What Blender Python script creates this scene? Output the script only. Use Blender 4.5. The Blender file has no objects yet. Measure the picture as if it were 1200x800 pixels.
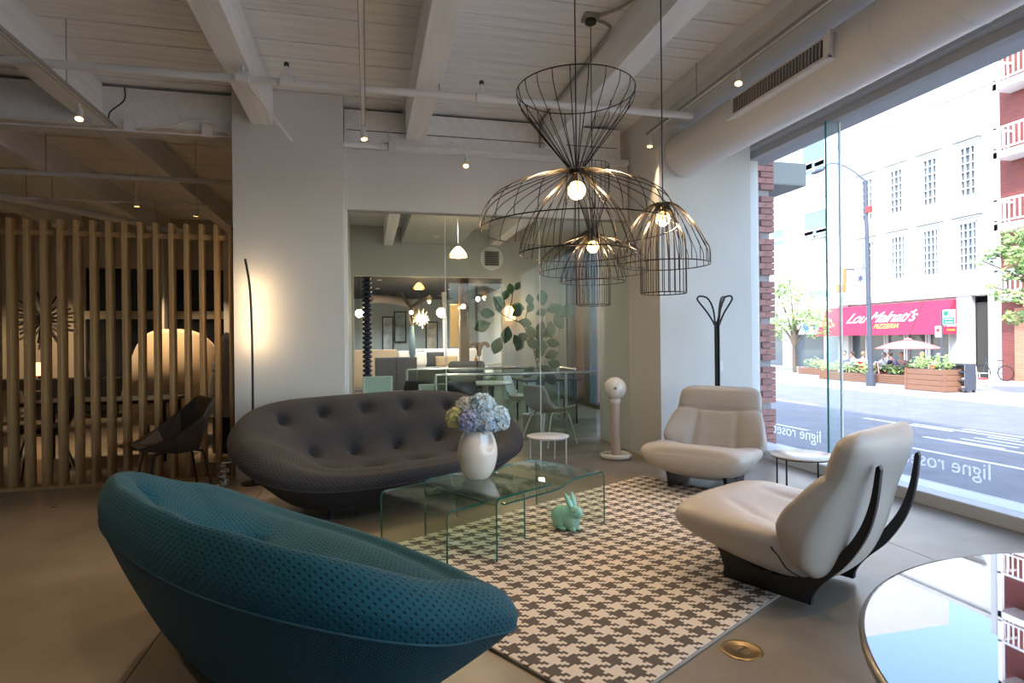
import bpy, bmesh, math, random
from mathutils import Vector, Matrix
from mathutils.bvhtree import BVHTree
random.seed(7)
PI = math.pi
S = bpy.context.scene
COL = S.collection

# ------------------------------------------------------------------ camera
EYE = 1.35
FPX = 700.0
TH = math.atan(169 / 700.0)
ROLL = 0.01
cd = bpy.data.cameras.new('camera')
cam = bpy.data.objects.new('camera', cd)
COL.objects.link(cam)
cd.sensor_width = 36.0
cd.lens = 36.0 * FPX / 1200.0
cd.clip_end = 400
cam.location = (0, 0, EYE)
cam.rotation_mode = 'XYZ'
cam.matrix_world = Matrix.Translation((0, 0, EYE)) @ Matrix.Rotation(-TH, 4, 'Z') @ Matrix.Rotation(PI / 2, 4, 'X') @ Matrix.Rotation(-ROLL, 4, 'Z')
S.camera = cam

# ------------------------------------------------------------------ world, sun, exposure
w = bpy.data.worlds.new('world')
S.world = w
w.use_nodes = True
nt = w.node_tree
nt.nodes.clear()
out = nt.nodes.new('ShaderNodeOutputWorld')
bg = nt.nodes.new('ShaderNodeBackground')
sky = nt.nodes.new('ShaderNodeTexSky')
sky.sky_type = 'NISHITA'
sky.sun_disc = False
sky.sun_elevation = math.radians(48)
sky.sun_rotation = math.radians(225)
sky.air_density = 1.0
sky.dust_density = 1.2
bg.inputs['Strength'].default_value = 0.62
nt.links.new(sky.outputs[0], bg.inputs[0])
nt.links.new(bg.outputs[0], out.inputs[0])
sl = bpy.data.lights.new('sun', 'SUN')
sl.energy = 3.0
sl.angle = math.radians(0.6)
sl.color = (1.0, 0.95, 0.86)
so = bpy.data.objects.new('sun', sl)
COL.objects.link(so)
so.rotation_euler = Vector((0.52, 0.42, -0.72)).to_track_quat('-Z', 'Y').to_euler()
S.view_settings.view_transform = 'Standard'
S.view_settings.look = 'None'
S.view_settings.exposure = 0.95
S.view_settings.gamma = 1.0
S.view_settings.use_curve_mapping = False

# ------------------------------------------------------------------ geometry of seeing: a pixel's ray in the room
_c, _s = math.cos(TH), math.sin(TH)
def ray(px, py):
    dx, dy = px - 600.0, py - 400.0
    r = (dx - ROLL * dy) / FPX
    d = (dy + ROLL * dx) / FPX
    return Vector((_s + _c * r, _c - _s * r, -d))
def at_z(px, py, z=0.0):
    v = ray(px, py); return Vector((0, 0, EYE)) + v * ((z - EYE) / v.z)
def at_x(px, py, X):
    v = ray(px, py); return Vector((0, 0, EYE)) + v * (X / v.x)
def at_y(px, py, Y):
    v = ray(px, py); return Vector((0, 0, EYE)) + v * (Y / v.y)

# ------------------------------------------------------------------ materials
MATS = {}
def mat(name, col, rough=0.5, metal=0.0, spec=0.5, noise=None, bump=None, emit=None, coat=0.0, sheen=0.0, tr=0.0):
    if name in MATS: return MATS[name]
    m = bpy.data.materials.new(name); m.use_nodes = True
    n = m.node_tree; b = n.nodes['Principled BSDF']
    b.inputs['Base Color'].default_value = (*col, 1)
    b.inputs['Roughness'].default_value = rough
    b.inputs['Metallic'].default_value = metal
    b.inputs['Specular IOR Level'].default_value = spec
    b.inputs['Coat Weight'].default_value = coat
    b.inputs['Sheen Weight'].default_value = sheen
    b.inputs['Transmission Weight'].default_value = tr
    if emit:
        b.inputs['Emission Color'].default_value = (*emit[0], 1)
        b.inputs['Emission Strength'].default_value = emit[1]
    if noise or bump:
        tc = n.nodes.new('ShaderNodeTexCoord')
    if noise:                      # (scale, amount, stretch)
        sc, am = noise[0], noise[1]
        mp = n.nodes.new('ShaderNodeMapping'); mp.inputs['Scale'].default_value = noise[2] if len(noise) > 2 else (1, 1, 1)
        t = n.nodes.new('ShaderNodeTexNoise'); t.inputs['Scale'].default_value = sc; t.inputs['Detail'].default_value = 5
        n.links.new(tc.outputs['Object'], mp.inputs[0]); n.links.new(mp.outputs[0], t.inputs[0])
        rp = n.nodes.new('ShaderNodeMapRange')
        rp.inputs[1].default_value = .3; rp.inputs[2].default_value = .7
        rp.inputs[3].default_value = 1 - am; rp.inputs[4].default_value = 1 + am
        n.links.new(t.outputs[0], rp.inputs[0])
        mx = n.nodes.new('ShaderNodeVectorMath'); mx.operation = 'SCALE'
        mx.inputs[0].default_value = col
        n.links.new(rp.outputs[0], mx.inputs['Scale']); n.links.new(mx.outputs[0], b.inputs['Base Color'])
    if bump:                       # (scale, strength, distance)
        t2 = n.nodes.new('ShaderNodeTexNoise'); t2.inputs['Scale'].default_value = bump[0]; t2.inputs['Detail'].default_value = 4
        mp2 = n.nodes.new('ShaderNodeMapping'); mp2.inputs['Scale'].default_value = bump[3] if len(bump) > 3 else (1, 1, 1)
        n.links.new(tc.outputs['Object'], mp2.inputs[0]); n.links.new(mp2.outputs[0], t2.inputs[0])
        bp = n.nodes.new('ShaderNodeBump'); bp.inputs['Strength'].default_value = bump[1]; bp.inputs['Distance'].default_value = bump[2]
        n.links.new(t2.outputs[0], bp.inputs['Height']); n.links.new(bp.outputs[0], b.inputs['Normal'])
    MATS[name] = m
    return m

def pane_mat(name, tint=(1, 1, 1), ior=1.45, gloss=1.0):
    """thin sheet glass: clear transmission and Fresnel reflection"""
    m = bpy.data.materials.new(name); m.use_nodes = True
    n = m.node_tree; n.nodes.clear()
    o = n.nodes.new('ShaderNodeOutputMaterial'); mx = n.nodes.new('ShaderNodeMixShader')
    t = n.nodes.new('ShaderNodeBsdfTransparent'); t.inputs[0].default_value = (*tint, 1)
    g = n.nodes.new('ShaderNodeBsdfGlossy'); g.inputs['Roughness'].default_value = 0.0
    g.inputs['Color'].default_value = (gloss, gloss, gloss, 1)
    lw = n.nodes.new('ShaderNodeLayerWeight'); lw.inputs[0].default_value = .5
    pw = n.nodes.new('ShaderNodeMath'); pw.operation = 'POWER'; pw.inputs[1].default_value = 5
    ml = n.nodes.new('ShaderNodeMath'); ml.operation = 'MULTIPLY_ADD'; f0 = ((ior - 1) / (ior + 1)) ** 2
    ml.inputs[1].default_value = 1 - f0; ml.inputs[2].default_value = f0
    n.links.new(lw.outputs['Facing'], pw.inputs[0]); n.links.new(pw.outputs[0], ml.inputs[0])
    n.links.new(ml.outputs[0], mx.inputs[0]); n.links.new(t.outputs[0], mx.inputs[1]); n.links.new(g.outputs[0], mx.inputs[2])
    n.links.new(mx.outputs[0], o.inputs[0])
    return m

M = {}
M['white'] = mat('white wall paint', (.68, .66, .63), .75, noise=(1.2, .03))
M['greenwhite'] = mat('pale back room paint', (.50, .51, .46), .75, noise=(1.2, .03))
M['plank'] = mat('whitewashed plank', (.84, .83, .82), .7, noise=(6, .08, (.3, 3, 3)), bump=(30, .4, .004, (.15, 3, 1)))
M['beam'] = mat('painted timber beam', (.82, .81, .80), .7, noise=(5, .06, (3, .3, 3)), bump=(28, .5, .006, (3, .12, 3)))
M['slot'] = mat('dark gap', (.05, .045, .04), .9)
M['concrete'] = None
M['joint'] = mat('joint fill', (.15, .125, .10), .9)
M['pipe'] = mat('white painted pipe', (.72, .70, .68), .5)
M['duct'] = mat('white sheet duct', (.72, .69, .67), .45)
M['grille'] = mat('vent grille', (.30, .28, .26), .6)
M['whitemetal'] = mat('white lacquered metal', (.78, .76, .73), .35)
M['black'] = mat('black metal', (.015, .015, .016), .4, metal=.3)
M['blackwood'] = mat('black stained wood', (.012, .011, .011), .45)
M['wire'] = mat('dark bronze wire', (.035, .028, .024), .35, metal=.8)
M['chrome'] = mat('polished chrome', (.75, .75, .76), .08, metal=1)
M['steel'] = mat('brushed steel rail', (.55, .58, .58), .25, metal=1)
M['slatwood'] = mat('warm oak slat', (.36, .215, .095), .55, noise=(5, .16, (6, 6, .5)), bump=(20, .2, .002, (5, 5, .3)))
M['leather'] = mat('cream leather', (.47, .425, .38), .40, noise=(3, .04), bump=(14, .22, .006), spec=.45)
M['seamdark'] = mat('dark seam', (.03, .028, .026), .8)
M['seamlight'] = mat('leather piping', (.42, .36, .31), .5)
M['darkleather'] = mat('dark brown leather', (.028, .02, .018), .5, bump=(60, .15, .002))
M['glossgray'] = mat('glossy white vase glaze', (.78, .73, .67), .12, coat=.6)
M['mint'] = mat('glossy mint glaze', (.27, .60, .50), .12, coat=.8)
M['brass'] = mat('tarnished brass', (.30, .22, .12), .38, metal=.9, noise=(20, .2))
M['brick'] = mat('purple red brick', (.30, .145, .125), .85, noise=(14, .2), bump=(60, .5, .004))
M['brick2'] = mat('dusky red brick', (.36, .17, .14), .85, noise=(14, .2), bump=(60, .5, .004))
M['mortar'] = mat('grey mortar', (.33, .30, .29), .9)
M['asphalt'] = mat('asphalt', (.20, .205, .22), .8, noise=(2, .12), bump=(80, .3, .004))
M['sidewalk'] = mat('pavement concrete', (.33, .32, .31), .85, noise=(1.5, .1))
M['paint'] = mat('road paint', (.75, .75, .75), .7)
M['facade'] = mat('white render facade', (.80, .79, .78), .85, noise=(.6, .04))
M['facadegray'] = mat('grey stone shopfront', (.40, .40, .40), .8)
M['stone'] = mat('pale stone trim', (.62, .61, .59), .8)
M['winglass'] = mat('dark window glass', (.10, .12, .14), .05, spec=.9)
M['winframe'] = mat('white window frame', (.80, .80, .80), .5)
M['redbrickwall'] = None
M['awning'] = mat('crimson awning cloth', (.50, .025, .075), .85)
M['awnstripe'] = mat('awning seam stripe', (.10, .03, .05), .8)
M['umbrella'] = mat('salmon parasol cloth', (.68, .20, .19), .8)
M['lettering'] = mat('white lettering', (.85, .85, .85), .6)
M['yellow'] = mat('yellow lettering', (.85, .55, .10), .6)
M['planterwood'] = mat('reddish planter wood', (.26, .125, .075), .7, noise=(8, .15, (1, 6, 6)))
M['leaf'] = mat('leaf green', (.16, .30, .07), .6, noise=(4, .25))
M['leaf2'] = mat('pale leaf green', (.30, .42, .14), .6, noise=(4, .25))  # paler green shared by all the street foliage
M['figleaf'] = mat('dark fig leaf', (.045, .11, .045), .35, noise=(9, .2))
M['bark'] = mat('brown bark', (.14, .10, .07), .9)
M['skin'] = mat('skin', (.55, .33, .24), .6)
M['hairm'] = mat('dark brown hair', (.05, .03, .02), .7)
M['headerm'] = mat('grey window header', (.42, .42, .42), .6)
M['sill'] = mat('white sill', (.74, .74, .73), .5)
M['frameblue'] = mat('blue grey window frame', (.22, .27, .32), .5)
M['darkframe'] = mat('dark window frame', (.05, .055, .06), .5)
M['beige'] = mat('beige upholstery', (.48, .35, .22), .8, noise=(3, .05), sheen=.2)
M['darkpanel'] = mat('dark glazed panel', (.018, .018, .02), .15)
M['amberwood'] = mat('brown timber post', (.24, .15, .11), .6, noise=(4, .1, (5, 5, .4)))
M['bedlinen'] = mat('white bed linen', (.80, .79, .76), .85)
M['pillowdark'] = mat('dark cushion', (.06, .065, .075), .85)
M['pillowtan'] = mat('tan cushion', (.42, .32, .20), .85)
M['darkceil'] = mat('charcoal ceiling', (.035, .035, .04), .7)
M['shellgray'] = mat('grey green shell', (.36, .37, .33), .45)
M['lampwhite'] = mat('white enamel', (.80, .77, .74), .2, coat=.4)
M['lampstem'] = mat('pinkish stem enamel', (.60, .48, .42), .4)
M['bulb'] = mat('lit bulb', (1, .8, .5), .3, emit=((1.0, .60, .20), 6))
M['spot'] = mat('lit spot lens', (1, .8, .5), .3, emit=((1.0, .56, .17), 4))
M['warmstrip'] = mat('lit strip', (1, .8, .5), .3, emit=((1.0, .66, .36), 14))
M['amber'] = mat('lit amber shade', (.8, .5, .15), .3, emit=((1.0, .52, .14), 2.2))
M['screen'] = mat('lit small lamp', (1, .5, .2), .3, emit=((1.0, .42, .16), 2.0))
M['signgreen'] = mat('green sign', (.02, .22, .15), .6)
M['signwhite'] = mat('white sign board', (.75, .77, .78), .6)
M['signblue'] = mat('blue sign', (.06, .16, .42), .6)
M['banner'] = mat('pale banner cloth', (.42, .45, .56), .8)
M['polegray'] = mat('dark blue grey pole', (.07, .08, .11), .5)
M['orange'] = mat('orange signal', (.80, .18, .06), .5)
M['carpaint'] = mat('pale car paint', (.60, .63, .62), .25, coat=.6)
M['tyre'] = mat('tyre rubber', (.02, .02, .02), .8)
M['redplastic'] = mat('red woven plastic', (.60, .05, .05), .6)
M['pane'] = pane_mat('window glass', (.97, .985, .98), 1.4, .55)
M['pane2'] = pane_mat('partition glass', (.93, .965, .94), 1.38, .5)
M['guard'] = pane_mat('guard glass', (.84, .92, .89), 1.4, .6)
M['fin'] = pane_mat('glass fin', (.93, .985, .97), 1.4)
M['tealedge'] = mat('teal glass edge', (.02, .30, .25), .15, spec=.8)
M['tabletop'] = pane_mat('bent table glass', (.89, .955, .925), 1.5)
M['tableedge'] = mat('dark green glass edge', (.005, .085, .065), .12, spec=.8)
M['mirror'] = mat('smoked mirror', (.27, .265, .29), .015, metal=1.0)
M['mirroredge'] = mat('bronze table rim', (.14, .13, .125), .25, metal=1.0)

def film(name, a):
    m = bpy.data.materials.new(name); m.use_nodes = True; n = m.node_tree; n.nodes.clear()
    o = n.nodes.new('ShaderNodeOutputMaterial'); x = n.nodes.new('ShaderNodeMixShader'); x.inputs[0].default_value = a
    t = n.nodes.new('ShaderNodeBsdfTransparent'); d = n.nodes.new('ShaderNodeBsdfTranslucent'); d.inputs[0].default_value = (.95, .95, .95, 1)
    n.links.new(t.outputs[0], x.inputs[1]); n.links.new(d.outputs[0], x.inputs[2]); n.links.new(x.outputs[0], o.inputs[0]); return m
M['film'] = film('white vinyl film', .75); M['film2'] = film('faint vinyl film', .3)
def concrete():
    m = bpy.data.materials.new('polished concrete'); m.use_nodes = True
    n = m.node_tree; b = n.nodes['Principled BSDF']; L = n.links
    g = n.nodes.new('ShaderNodeNewGeometry')
    t = n.nodes.new('ShaderNodeTexNoise'); t.inputs['Scale'].default_value = .9; t.inputs['Detail'].default_value = 8; t.inputs['Roughness'].default_value = .62
    L.new(g.outputs['Position'], t.inputs[0])
    cr = n.nodes.new('ShaderNodeValToRGB')
    cr.color_ramp.elements[0].position = .3; cr.color_ramp.elements[0].color = (.150, .118, .082, 1)
    cr.color_ramp.elements[1].position = .72; cr.color_ramp.elements[1].color = (.285, .24, .19, 1)
    L.new(t.outputs[0], cr.inputs[0]); L.new(cr.outputs[0], b.inputs['Base Color'])
    t2 = n.nodes.new('ShaderNodeTexNoise'); t2.inputs['Scale'].default_value = 3; t2.inputs['Detail'].default_value = 6
    L.new(g.outputs['Position'], t2.inputs[0])
    mr = n.nodes.new('ShaderNodeMapRange'); mr.inputs[3].default_value = .22; mr.inputs[4].default_value = .42
    L.new(t2.outputs[0], mr.inputs[0]); L.new(mr.outputs[0], b.inputs['Roughness'])
    b.inputs['Specular IOR Level'].default_value = .55
    return m
M['concrete'] = concrete()

def wallbrick(name, c1, c2, mortar, sc):
    m = bpy.data.materials.new(name); m.use_nodes = True
    n = m.node_tree; b = n.nodes['Principled BSDF']; L = n.links
    g = n.nodes.new('ShaderNodeNewGeometry')
    sp = n.nodes.new('ShaderNodeSeparateXYZ'); cb = n.nodes.new('ShaderNodeCombineXYZ')
    ad = n.nodes.new('ShaderNodeMath'); ad.operation = 'ADD'
    L.new(g.outputs['Position'], sp.inputs[0]); L.new(sp.outputs[0], ad.inputs[0]); L.new(sp.outputs[1], ad.inputs[1])
    L.new(ad.outputs[0], cb.inputs[0]); L.new(sp.outputs[2], cb.inputs[1])
    t = n.nodes.new('ShaderNodeTexBrick'); t.inputs['Scale'].default_value = sc
    t.inputs['Color1'].default_value = (*c1, 1); t.inputs['Color2'].default_value = (*c2, 1); t.inputs['Mortar'].default_value = (*mortar, 1)
    t.inputs['Brick Width'].default_value = .5; t.inputs['Row Height'].default_value = .17; t.inputs['Mortar Size'].default_value = .012
    L.new(cb.outputs[0], t.inputs[0]); L.new(t.outputs[0], b.inputs['Base Color'])
    b.inputs['Roughness'].default_value = .85
    return m
M['redbrickwall'] = wallbrick('far red brick', (.24, .055, .045), (.19, .045, .04), (.22, .12, .10), 2.0)
M['orangebrick'] = wallbrick('far orange brick', (.50, .22, .12), (.42, .18, .10), (.40, .3, .25), 2.0)

def knit(name, base, dark, cell):
    """dimpled stretch knit: rows of staggered pits on the UV in metres"""
    m = bpy.data.materials.new(name); m.use_nodes = True
    n = m.node_tree; b = n.nodes['Principled BSDF']; L = n.links
    tc = n.nodes.new('ShaderNodeTexCoord'); sp = n.nodes.new('ShaderNodeSeparateXYZ'); L.new(tc.outputs['UV'], sp.inputs[0])
    def mth(op, a, bb=None):
        x = n.nodes.new('ShaderNodeMath'); x.operation = op
        for i, v in enumerate((a, bb)):
            if v is None: continue
            if isinstance(v, (int, float)): x.inputs[i].default_value = v
            else: L.new(v, x.inputs[i])
        return x.outputs[0]
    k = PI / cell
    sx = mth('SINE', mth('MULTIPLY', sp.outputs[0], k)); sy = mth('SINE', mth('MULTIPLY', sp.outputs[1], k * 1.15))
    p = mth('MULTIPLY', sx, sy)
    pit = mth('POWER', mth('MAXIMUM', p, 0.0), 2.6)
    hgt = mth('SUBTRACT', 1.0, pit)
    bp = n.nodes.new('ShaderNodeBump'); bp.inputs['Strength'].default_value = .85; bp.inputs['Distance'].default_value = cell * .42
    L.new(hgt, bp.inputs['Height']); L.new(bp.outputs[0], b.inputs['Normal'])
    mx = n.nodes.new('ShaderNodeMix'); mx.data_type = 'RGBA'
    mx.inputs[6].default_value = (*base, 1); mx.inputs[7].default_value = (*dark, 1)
    L.new(mth('MULTIPLY', pit, .75), mx.inputs[0]); L.new(mx.outputs[2], b.inputs['Base Color'])  # pits also tinted darker, painting in the shade inside each dimple
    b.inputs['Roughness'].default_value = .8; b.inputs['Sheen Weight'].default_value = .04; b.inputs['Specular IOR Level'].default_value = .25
    return m
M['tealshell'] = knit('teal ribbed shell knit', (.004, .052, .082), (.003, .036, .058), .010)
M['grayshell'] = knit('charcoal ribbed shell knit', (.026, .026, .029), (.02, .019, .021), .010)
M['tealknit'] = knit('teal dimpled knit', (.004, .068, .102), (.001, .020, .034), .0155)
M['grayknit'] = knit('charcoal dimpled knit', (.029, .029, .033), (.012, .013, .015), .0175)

def houndstooth():
    m = bpy.data.materials.new('houndstooth wool'); m.use_nodes = True
    n = m.node_tree; b = n.nodes['Principled BSDF']; L = n.links
    tc = n.nodes.new('ShaderNodeTexCoord'); sp = n.nodes.new('ShaderNodeSeparateXYZ'); L.new(tc.outputs['Object'], sp.inputs[0])
    nz = n.nodes.new('ShaderNodeTexNoise'); nz.inputs['Scale'].default_value = 70; L.new(tc.outputs['Object'], nz.inputs[0])
    def mth(op, a, bb=None):
        x = n.nodes.new('ShaderNodeMath'); x.operation = op
        for i, v in enumerate((a, bb)):
            if v is None: continue
            if isinstance(v, (int, float)): x.inputs[i].default_value = v
            else: L.new(v, x.inputs[i])
        return x.outputs[0]
    wob = mth('MULTIPLY', mth('SUBTRACT', nz.outputs[0], .5), .35)
    i = mth('FLOOR', mth('ADD', mth('MULTIPLY', mth('ADD', sp.outputs[0], 10.0), 1 / .0150), wob))
    j = mth('FLOOR', mth('ADD', mth('MULTIPLY', mth('ADD', sp.outputs[1], 10.0), 1 / .0150), wob))
    warp = mth('LESS_THAN', mth('MODULO', i, 8.0), 3.5)
    weft = mth('LESS_THAN', mth('MODULO', j, 8.0), 3.5)
    tw = mth('LESS_THAN', mth('MODULO', mth('ADD', i, j), 4.0), 1.5)
    sel = mth('ADD', mth('MULTIPLY', tw, warp), mth('MULTIPLY', mth('SUBTRACT', 1.0, tw), weft))
    mx = n.nodes.new('ShaderNodeMix'); mx.data_type = 'RGBA'
    mx.inputs[6].default_value = (.66, .585, .50, 1); mx.inputs[7].default_value = (.125, .105, .09, 1)
    L.new(sel, mx.inputs[0]); L.new(mx.outputs[2], b.inputs['Base Color'])
    b.inputs['Roughness'].default_value = .95; b.inputs['Specular IOR Level'].default_value = .1
    n2 = n.nodes.new('ShaderNodeTexNoise'); n2.inputs['Scale'].default_value = 260; L.new(tc.outputs['Object'], n2.inputs[0])
    bp = n.nodes.new('ShaderNodeBump'); bp.inputs['Strength'].default_value = .6; bp.inputs['Distance'].default_value = .006
    L.new(n2.outputs[0], bp.inputs['Height']); L.new(bp.outputs[0], b.inputs['Normal'])
    return m
M['rug'] = houndstooth()

# ------------------------------------------------------------------ mesh helpers
class MB:
    def __init__(s): s.v = []; s.f = []
    def add(s, vs, fs):
        o = len(s.v); s.v += [tuple(v) for v in vs]; s.f += [tuple(i + o for i in f) for f in fs]; return s
    def box(s, x0, x1, y0, y1, z0, z1, mx=None):
        vs = [Vector(p) for p in ((x0, y0, z0), (x1, y0, z0), (x1, y1, z0), (x0, y1, z0), (x0, y0, z1), (x1, y0, z1), (x1, y1, z1), (x0, y1, z1))]
        if mx is not None: vs = [mx @ v for v in vs]
        return s.add(vs, [(0, 3, 2, 1), (4, 5, 6, 7), (0, 1, 5, 4), (1, 2, 6, 5), (2, 3, 7, 6), (3, 0, 4, 7)])
    def ring(s, c, t, r, n, up=None):
        t = Vector(t).normalized()
        a = Vector((0, 0, 1)) if abs(t.z) < .9 else Vector((1, 0, 0))
        if up is not None: a = up
        u = t.cross(a).normalized(); v = t.cross(u)
        return [Vector(c) + u * (r * math.cos(2 * PI * i / n)) + v * (r * math.sin(2 * PI * i / n)) for i in range(n)]
    def tube(s, path, r, n=8, closed=False, caps=True):
        P = [Vector(p) for p in path]; N = len(P); rs = r if isinstance(r, (list, tuple)) else [r] * N
        vs = []; u = None
        for i, p in enumerate(P):
            if closed: t = P[(i + 1) % N] - P[i - 1]
            else: t = P[min(i + 1, N - 1)] - P[max(i - 1, 0)]
            t.normalize()
            if u is None:
                a = Vector((0, 0, 1)) if abs(t.z) < .9 else Vector((1, 0, 0)); u = t.cross(a).normalized()
            else:
                u = (u - t * u.dot(t))
                u = u.normalized() if u.length > 1e-6 else t.orthogonal().normalized()
            v = t.cross(u)
            vs += [p + u * (rs[i] * math.cos(2 * PI * k / n)) + v * (rs[i] * math.sin(2 * PI * k / n)) for k in range(n)]
        fs = []
        for i in range(N if closed else N - 1):
            j = (i + 1) % N
            for k in range(n):
                l = (k + 1) % n; fs.append((i * n + k, i * n + l, j * n + l, j * n + k))
        if not closed and caps:
            fs.append(tuple(range(n - 1, -1, -1))); fs.append(tuple((N - 1) * n + k for k in range(n)))
        return s.add(vs, fs)
    def cyl(s, a, b, r0, r1=None, n=12): return s.tube([a, b], [r0, r0 if r1 is None else r1], n)
    def lathe(s, prof, n=24, c=(0, 0, 0), caps=True):
        vs = []; N = len(prof)
        for r, z in prof:
            vs += [(c[0] + r * math.cos(2 * PI * k / n), c[1] + r * math.sin(2 * PI * k / n), c[2] + z) for k in range(n)]
        fs = [(i * n + k, i * n + (k + 1) % n, (i + 1) * n + (k + 1) % n, (i + 1) * n + k) for i in range(N - 1) for k in range(n)]
        if caps:
            if prof[0][0] > 1e-5: fs.append(tuple(range(n - 1, -1, -1)))
            if prof[-1][0] > 1e-5: fs.append(tuple((N - 1) * n + k for k in range(n)))
        return s.add(vs, fs)
    def ball(s, c, r, n=16, m=10):
        r = r if isinstance(r, (tuple, list)) else (r, r, r)
        vs = []; 
        for i in range(m + 1):
            a = PI * i / m
            vs += [(c[0] + r[0] * math.sin(a) * math.cos(2 * PI * k / n), c[1] + r[1] * math.sin(a) * math.sin(2 * PI * k / n), c[2] - r[2] * math.cos(a)) for k in range(n)]
        return s.add(vs, [(i * n + k, i * n + (k + 1) % n, (i + 1) * n + (k + 1) % n, (i + 1) * n + k) for i in range(m) for k in range(n)])
    def prism(s, poly, axis, a, b):
        """polygon in the two other axes, extruded from a to b along axis"""
        def P(p, t):
            q = list(p); q.insert(axis, t); return tuple(q)
        n = len(poly)
        vs = [P(p, a) for p in poly] + [P(p, b) for p in poly]
        return s.add(vs, [tuple(range(n)), tuple(range(2 * n - 1, n - 1, -1))] + [(i, i + n, (i + 1) % n + n, (i + 1) % n) for i in range(n)])
    def ribbon(s, path, x0, x1, t, axis_dir=(1, 0, 0)):
        """sheet of thickness t that follows path (points) and spans x0..x1 along axis_dir"""
        A = Vector(axis_dir); P = [Vector(p) for p in path]; vs = []
        for i, p in enumerate(P):
            d = (P[min(i + 1, len(P) - 1)] - P[max(i - 1, 0)]).normalized(); nrm = d.cross(A).normalized()
            vs += [p + A * x0 - nrm * t / 2, p + A * x1 - nrm * t / 2, p + A * x1 + nrm * t / 2, p + A * x0 + nrm * t / 2]
        fs = []
        for i in range(len(P) - 1):
            a, b = i * 4, i * 4 + 4
            for k in range(4): fs.append((a + k, a + (k + 1) % 4, b + (k + 1) % 4, b + k))
        fs += [(3, 2, 1, 0), tuple(len(vs) - 4 + k for k in range(4))]
        return s.add(vs, fs)
    def mesh(s, name, m, smooth=True, angle=38):
        me = bpy.data.meshes.new(name); me.from_pydata(s.v, [], s.f)
        bm = bmesh.new(); bm.from_mesh(me); bmesh.ops.remove_doubles(bm, verts=bm.verts, dist=1e-6); bmesh.ops.recalc_face_normals(bm, faces=bm.faces)
        bm.to_mesh(me); bm.free()
        me.materials.append(m)
        if smooth:
            me.polygons.foreach_set('use_smooth', [True] * len(me.polygons)); me.set_sharp_from_angle(angle=math.radians(angle))
        me.update(); return me
    def build(s, name, m, parent=None, smooth=True, bevel=0, loc=None, angle=38):
        return link(name, s.mesh(name, m, smooth, angle), parent, bevel, loc)

def link(name, me, parent=None, bevel=0, loc=None):
    o = bpy.data.objects.new(name, me); COL.objects.link(o)
    if parent: o.parent = parent
    if loc is not None: o.location = loc
    if bevel:
        b = o.modifiers.new('bevel', 'BEVEL'); b.width = bevel; b.segments = 2; b.limit_method = 'ANGLE'; b.angle_limit = math.radians(40)
    return o
def tag(o, label=None, cat=None, group=None, kind=None):
    if label: o['label'] = label
    if cat: o['category'] = cat
    if group: o['group'] = group
    if kind: o['kind'] = kind
    return o
def thing(name, label, cat, loc=(0, 0, 0), rz=0, group=None, kind=None):
    o = bpy.data.objects.new(name, None); COL.objects.link(o); o.location = loc; o.rotation_euler = (0, 0, rz)
    return tag(o, label, cat, group, kind)
def dup(root, loc=None, rz=None, label=None):
    r = root.copy(); COL.objects.link(r)
    if loc is not None: r.location = loc
    if rz is not None: r.rotation_euler = (0, 0, rz)
    if label: r['label'] = label
    for ch in list(root.children):
        c = ch.copy(); COL.objects.link(c); c.parent = r
        for g in list(ch.children):
            d = g.copy(); COL.objects.link(d); d.parent = c
    return r
def struct(o): o['kind'] = 'structure'; return o
def B(*a, **k): return MB().box(*a, **k)
def catmull(pts, n=8):
    P = [Vector(p) for p in pts]; out = []
    for i in range(len(P) - 1):
        p0, p1, p2, p3 = P[max(i - 1, 0)], P[i], P[i + 1], P[min(i + 2, len(P) - 1)]
        for k in range(n):
            t = k / n
            out.append(.5 * ((2 * p1) + (p2 - p0) * t + (2 * p0 - 5 * p1 + 4 * p2 - p3) * t * t + (3 * p1 - p0 - 3 * p2 + p3) * t ** 3))
    out.append(P[-1]); return out
def text(body, name, m, parent, size, mw, ext=.002, shear=0.0, align='CENTER', space=1.0):
    c = bpy.data.curves.new(name, 'FONT'); c.body = body; c.size = size; c.extrude = ext; c.shear = shear
    c.align_x = align; c.align_y = 'CENTER'; c.space_character = space
    c.materials.append(m)
    tmp = bpy.data.objects.new('text_source', c); COL.objects.link(tmp); bpy.context.view_layer.update()
    me = bpy.data.meshes.new_from_object(tmp.evaluated_get(bpy.context.evaluated_depsgraph_get())); me.name = name
    bpy.data.objects.remove(tmp); me.materials.clear(); me.materials.append(m)
    o = bpy.data.objects.new(name, me); COL.objects.link(o); o.parent = parent; o.matrix_local = mw; return o
def plight(name, loc, energy, col, rad=.04, parent=None):
    l = bpy.data.lights.new(name, 'POINT'); l.energy = energy; l.color = col; l.shadow_soft_size = rad
    o = bpy.data.objects.new(name, l); COL.objects.link(o); o.location = loc
    if parent: o.parent = parent
    return o
def spotlight(name, loc, target, energy, col, ang=70, rad=.03, blend=.6, parent=None):
    l = bpy.data.lights.new(name, 'SPOT'); l.energy = energy; l.color = col; l.shadow_soft_size = rad; l.spot_size = math.radians(ang); l.spot_blend = blend
    o = bpy.data.objects.new(name, l); COL.objects.link(o); o.location = loc
    o.rotation_euler = (Vector(target) - Vector(loc)).to_track_quat('-Z', 'Y').to_euler()
    if parent: o.parent = parent
    return o
WARM = (1.0, .72, .42)

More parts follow.
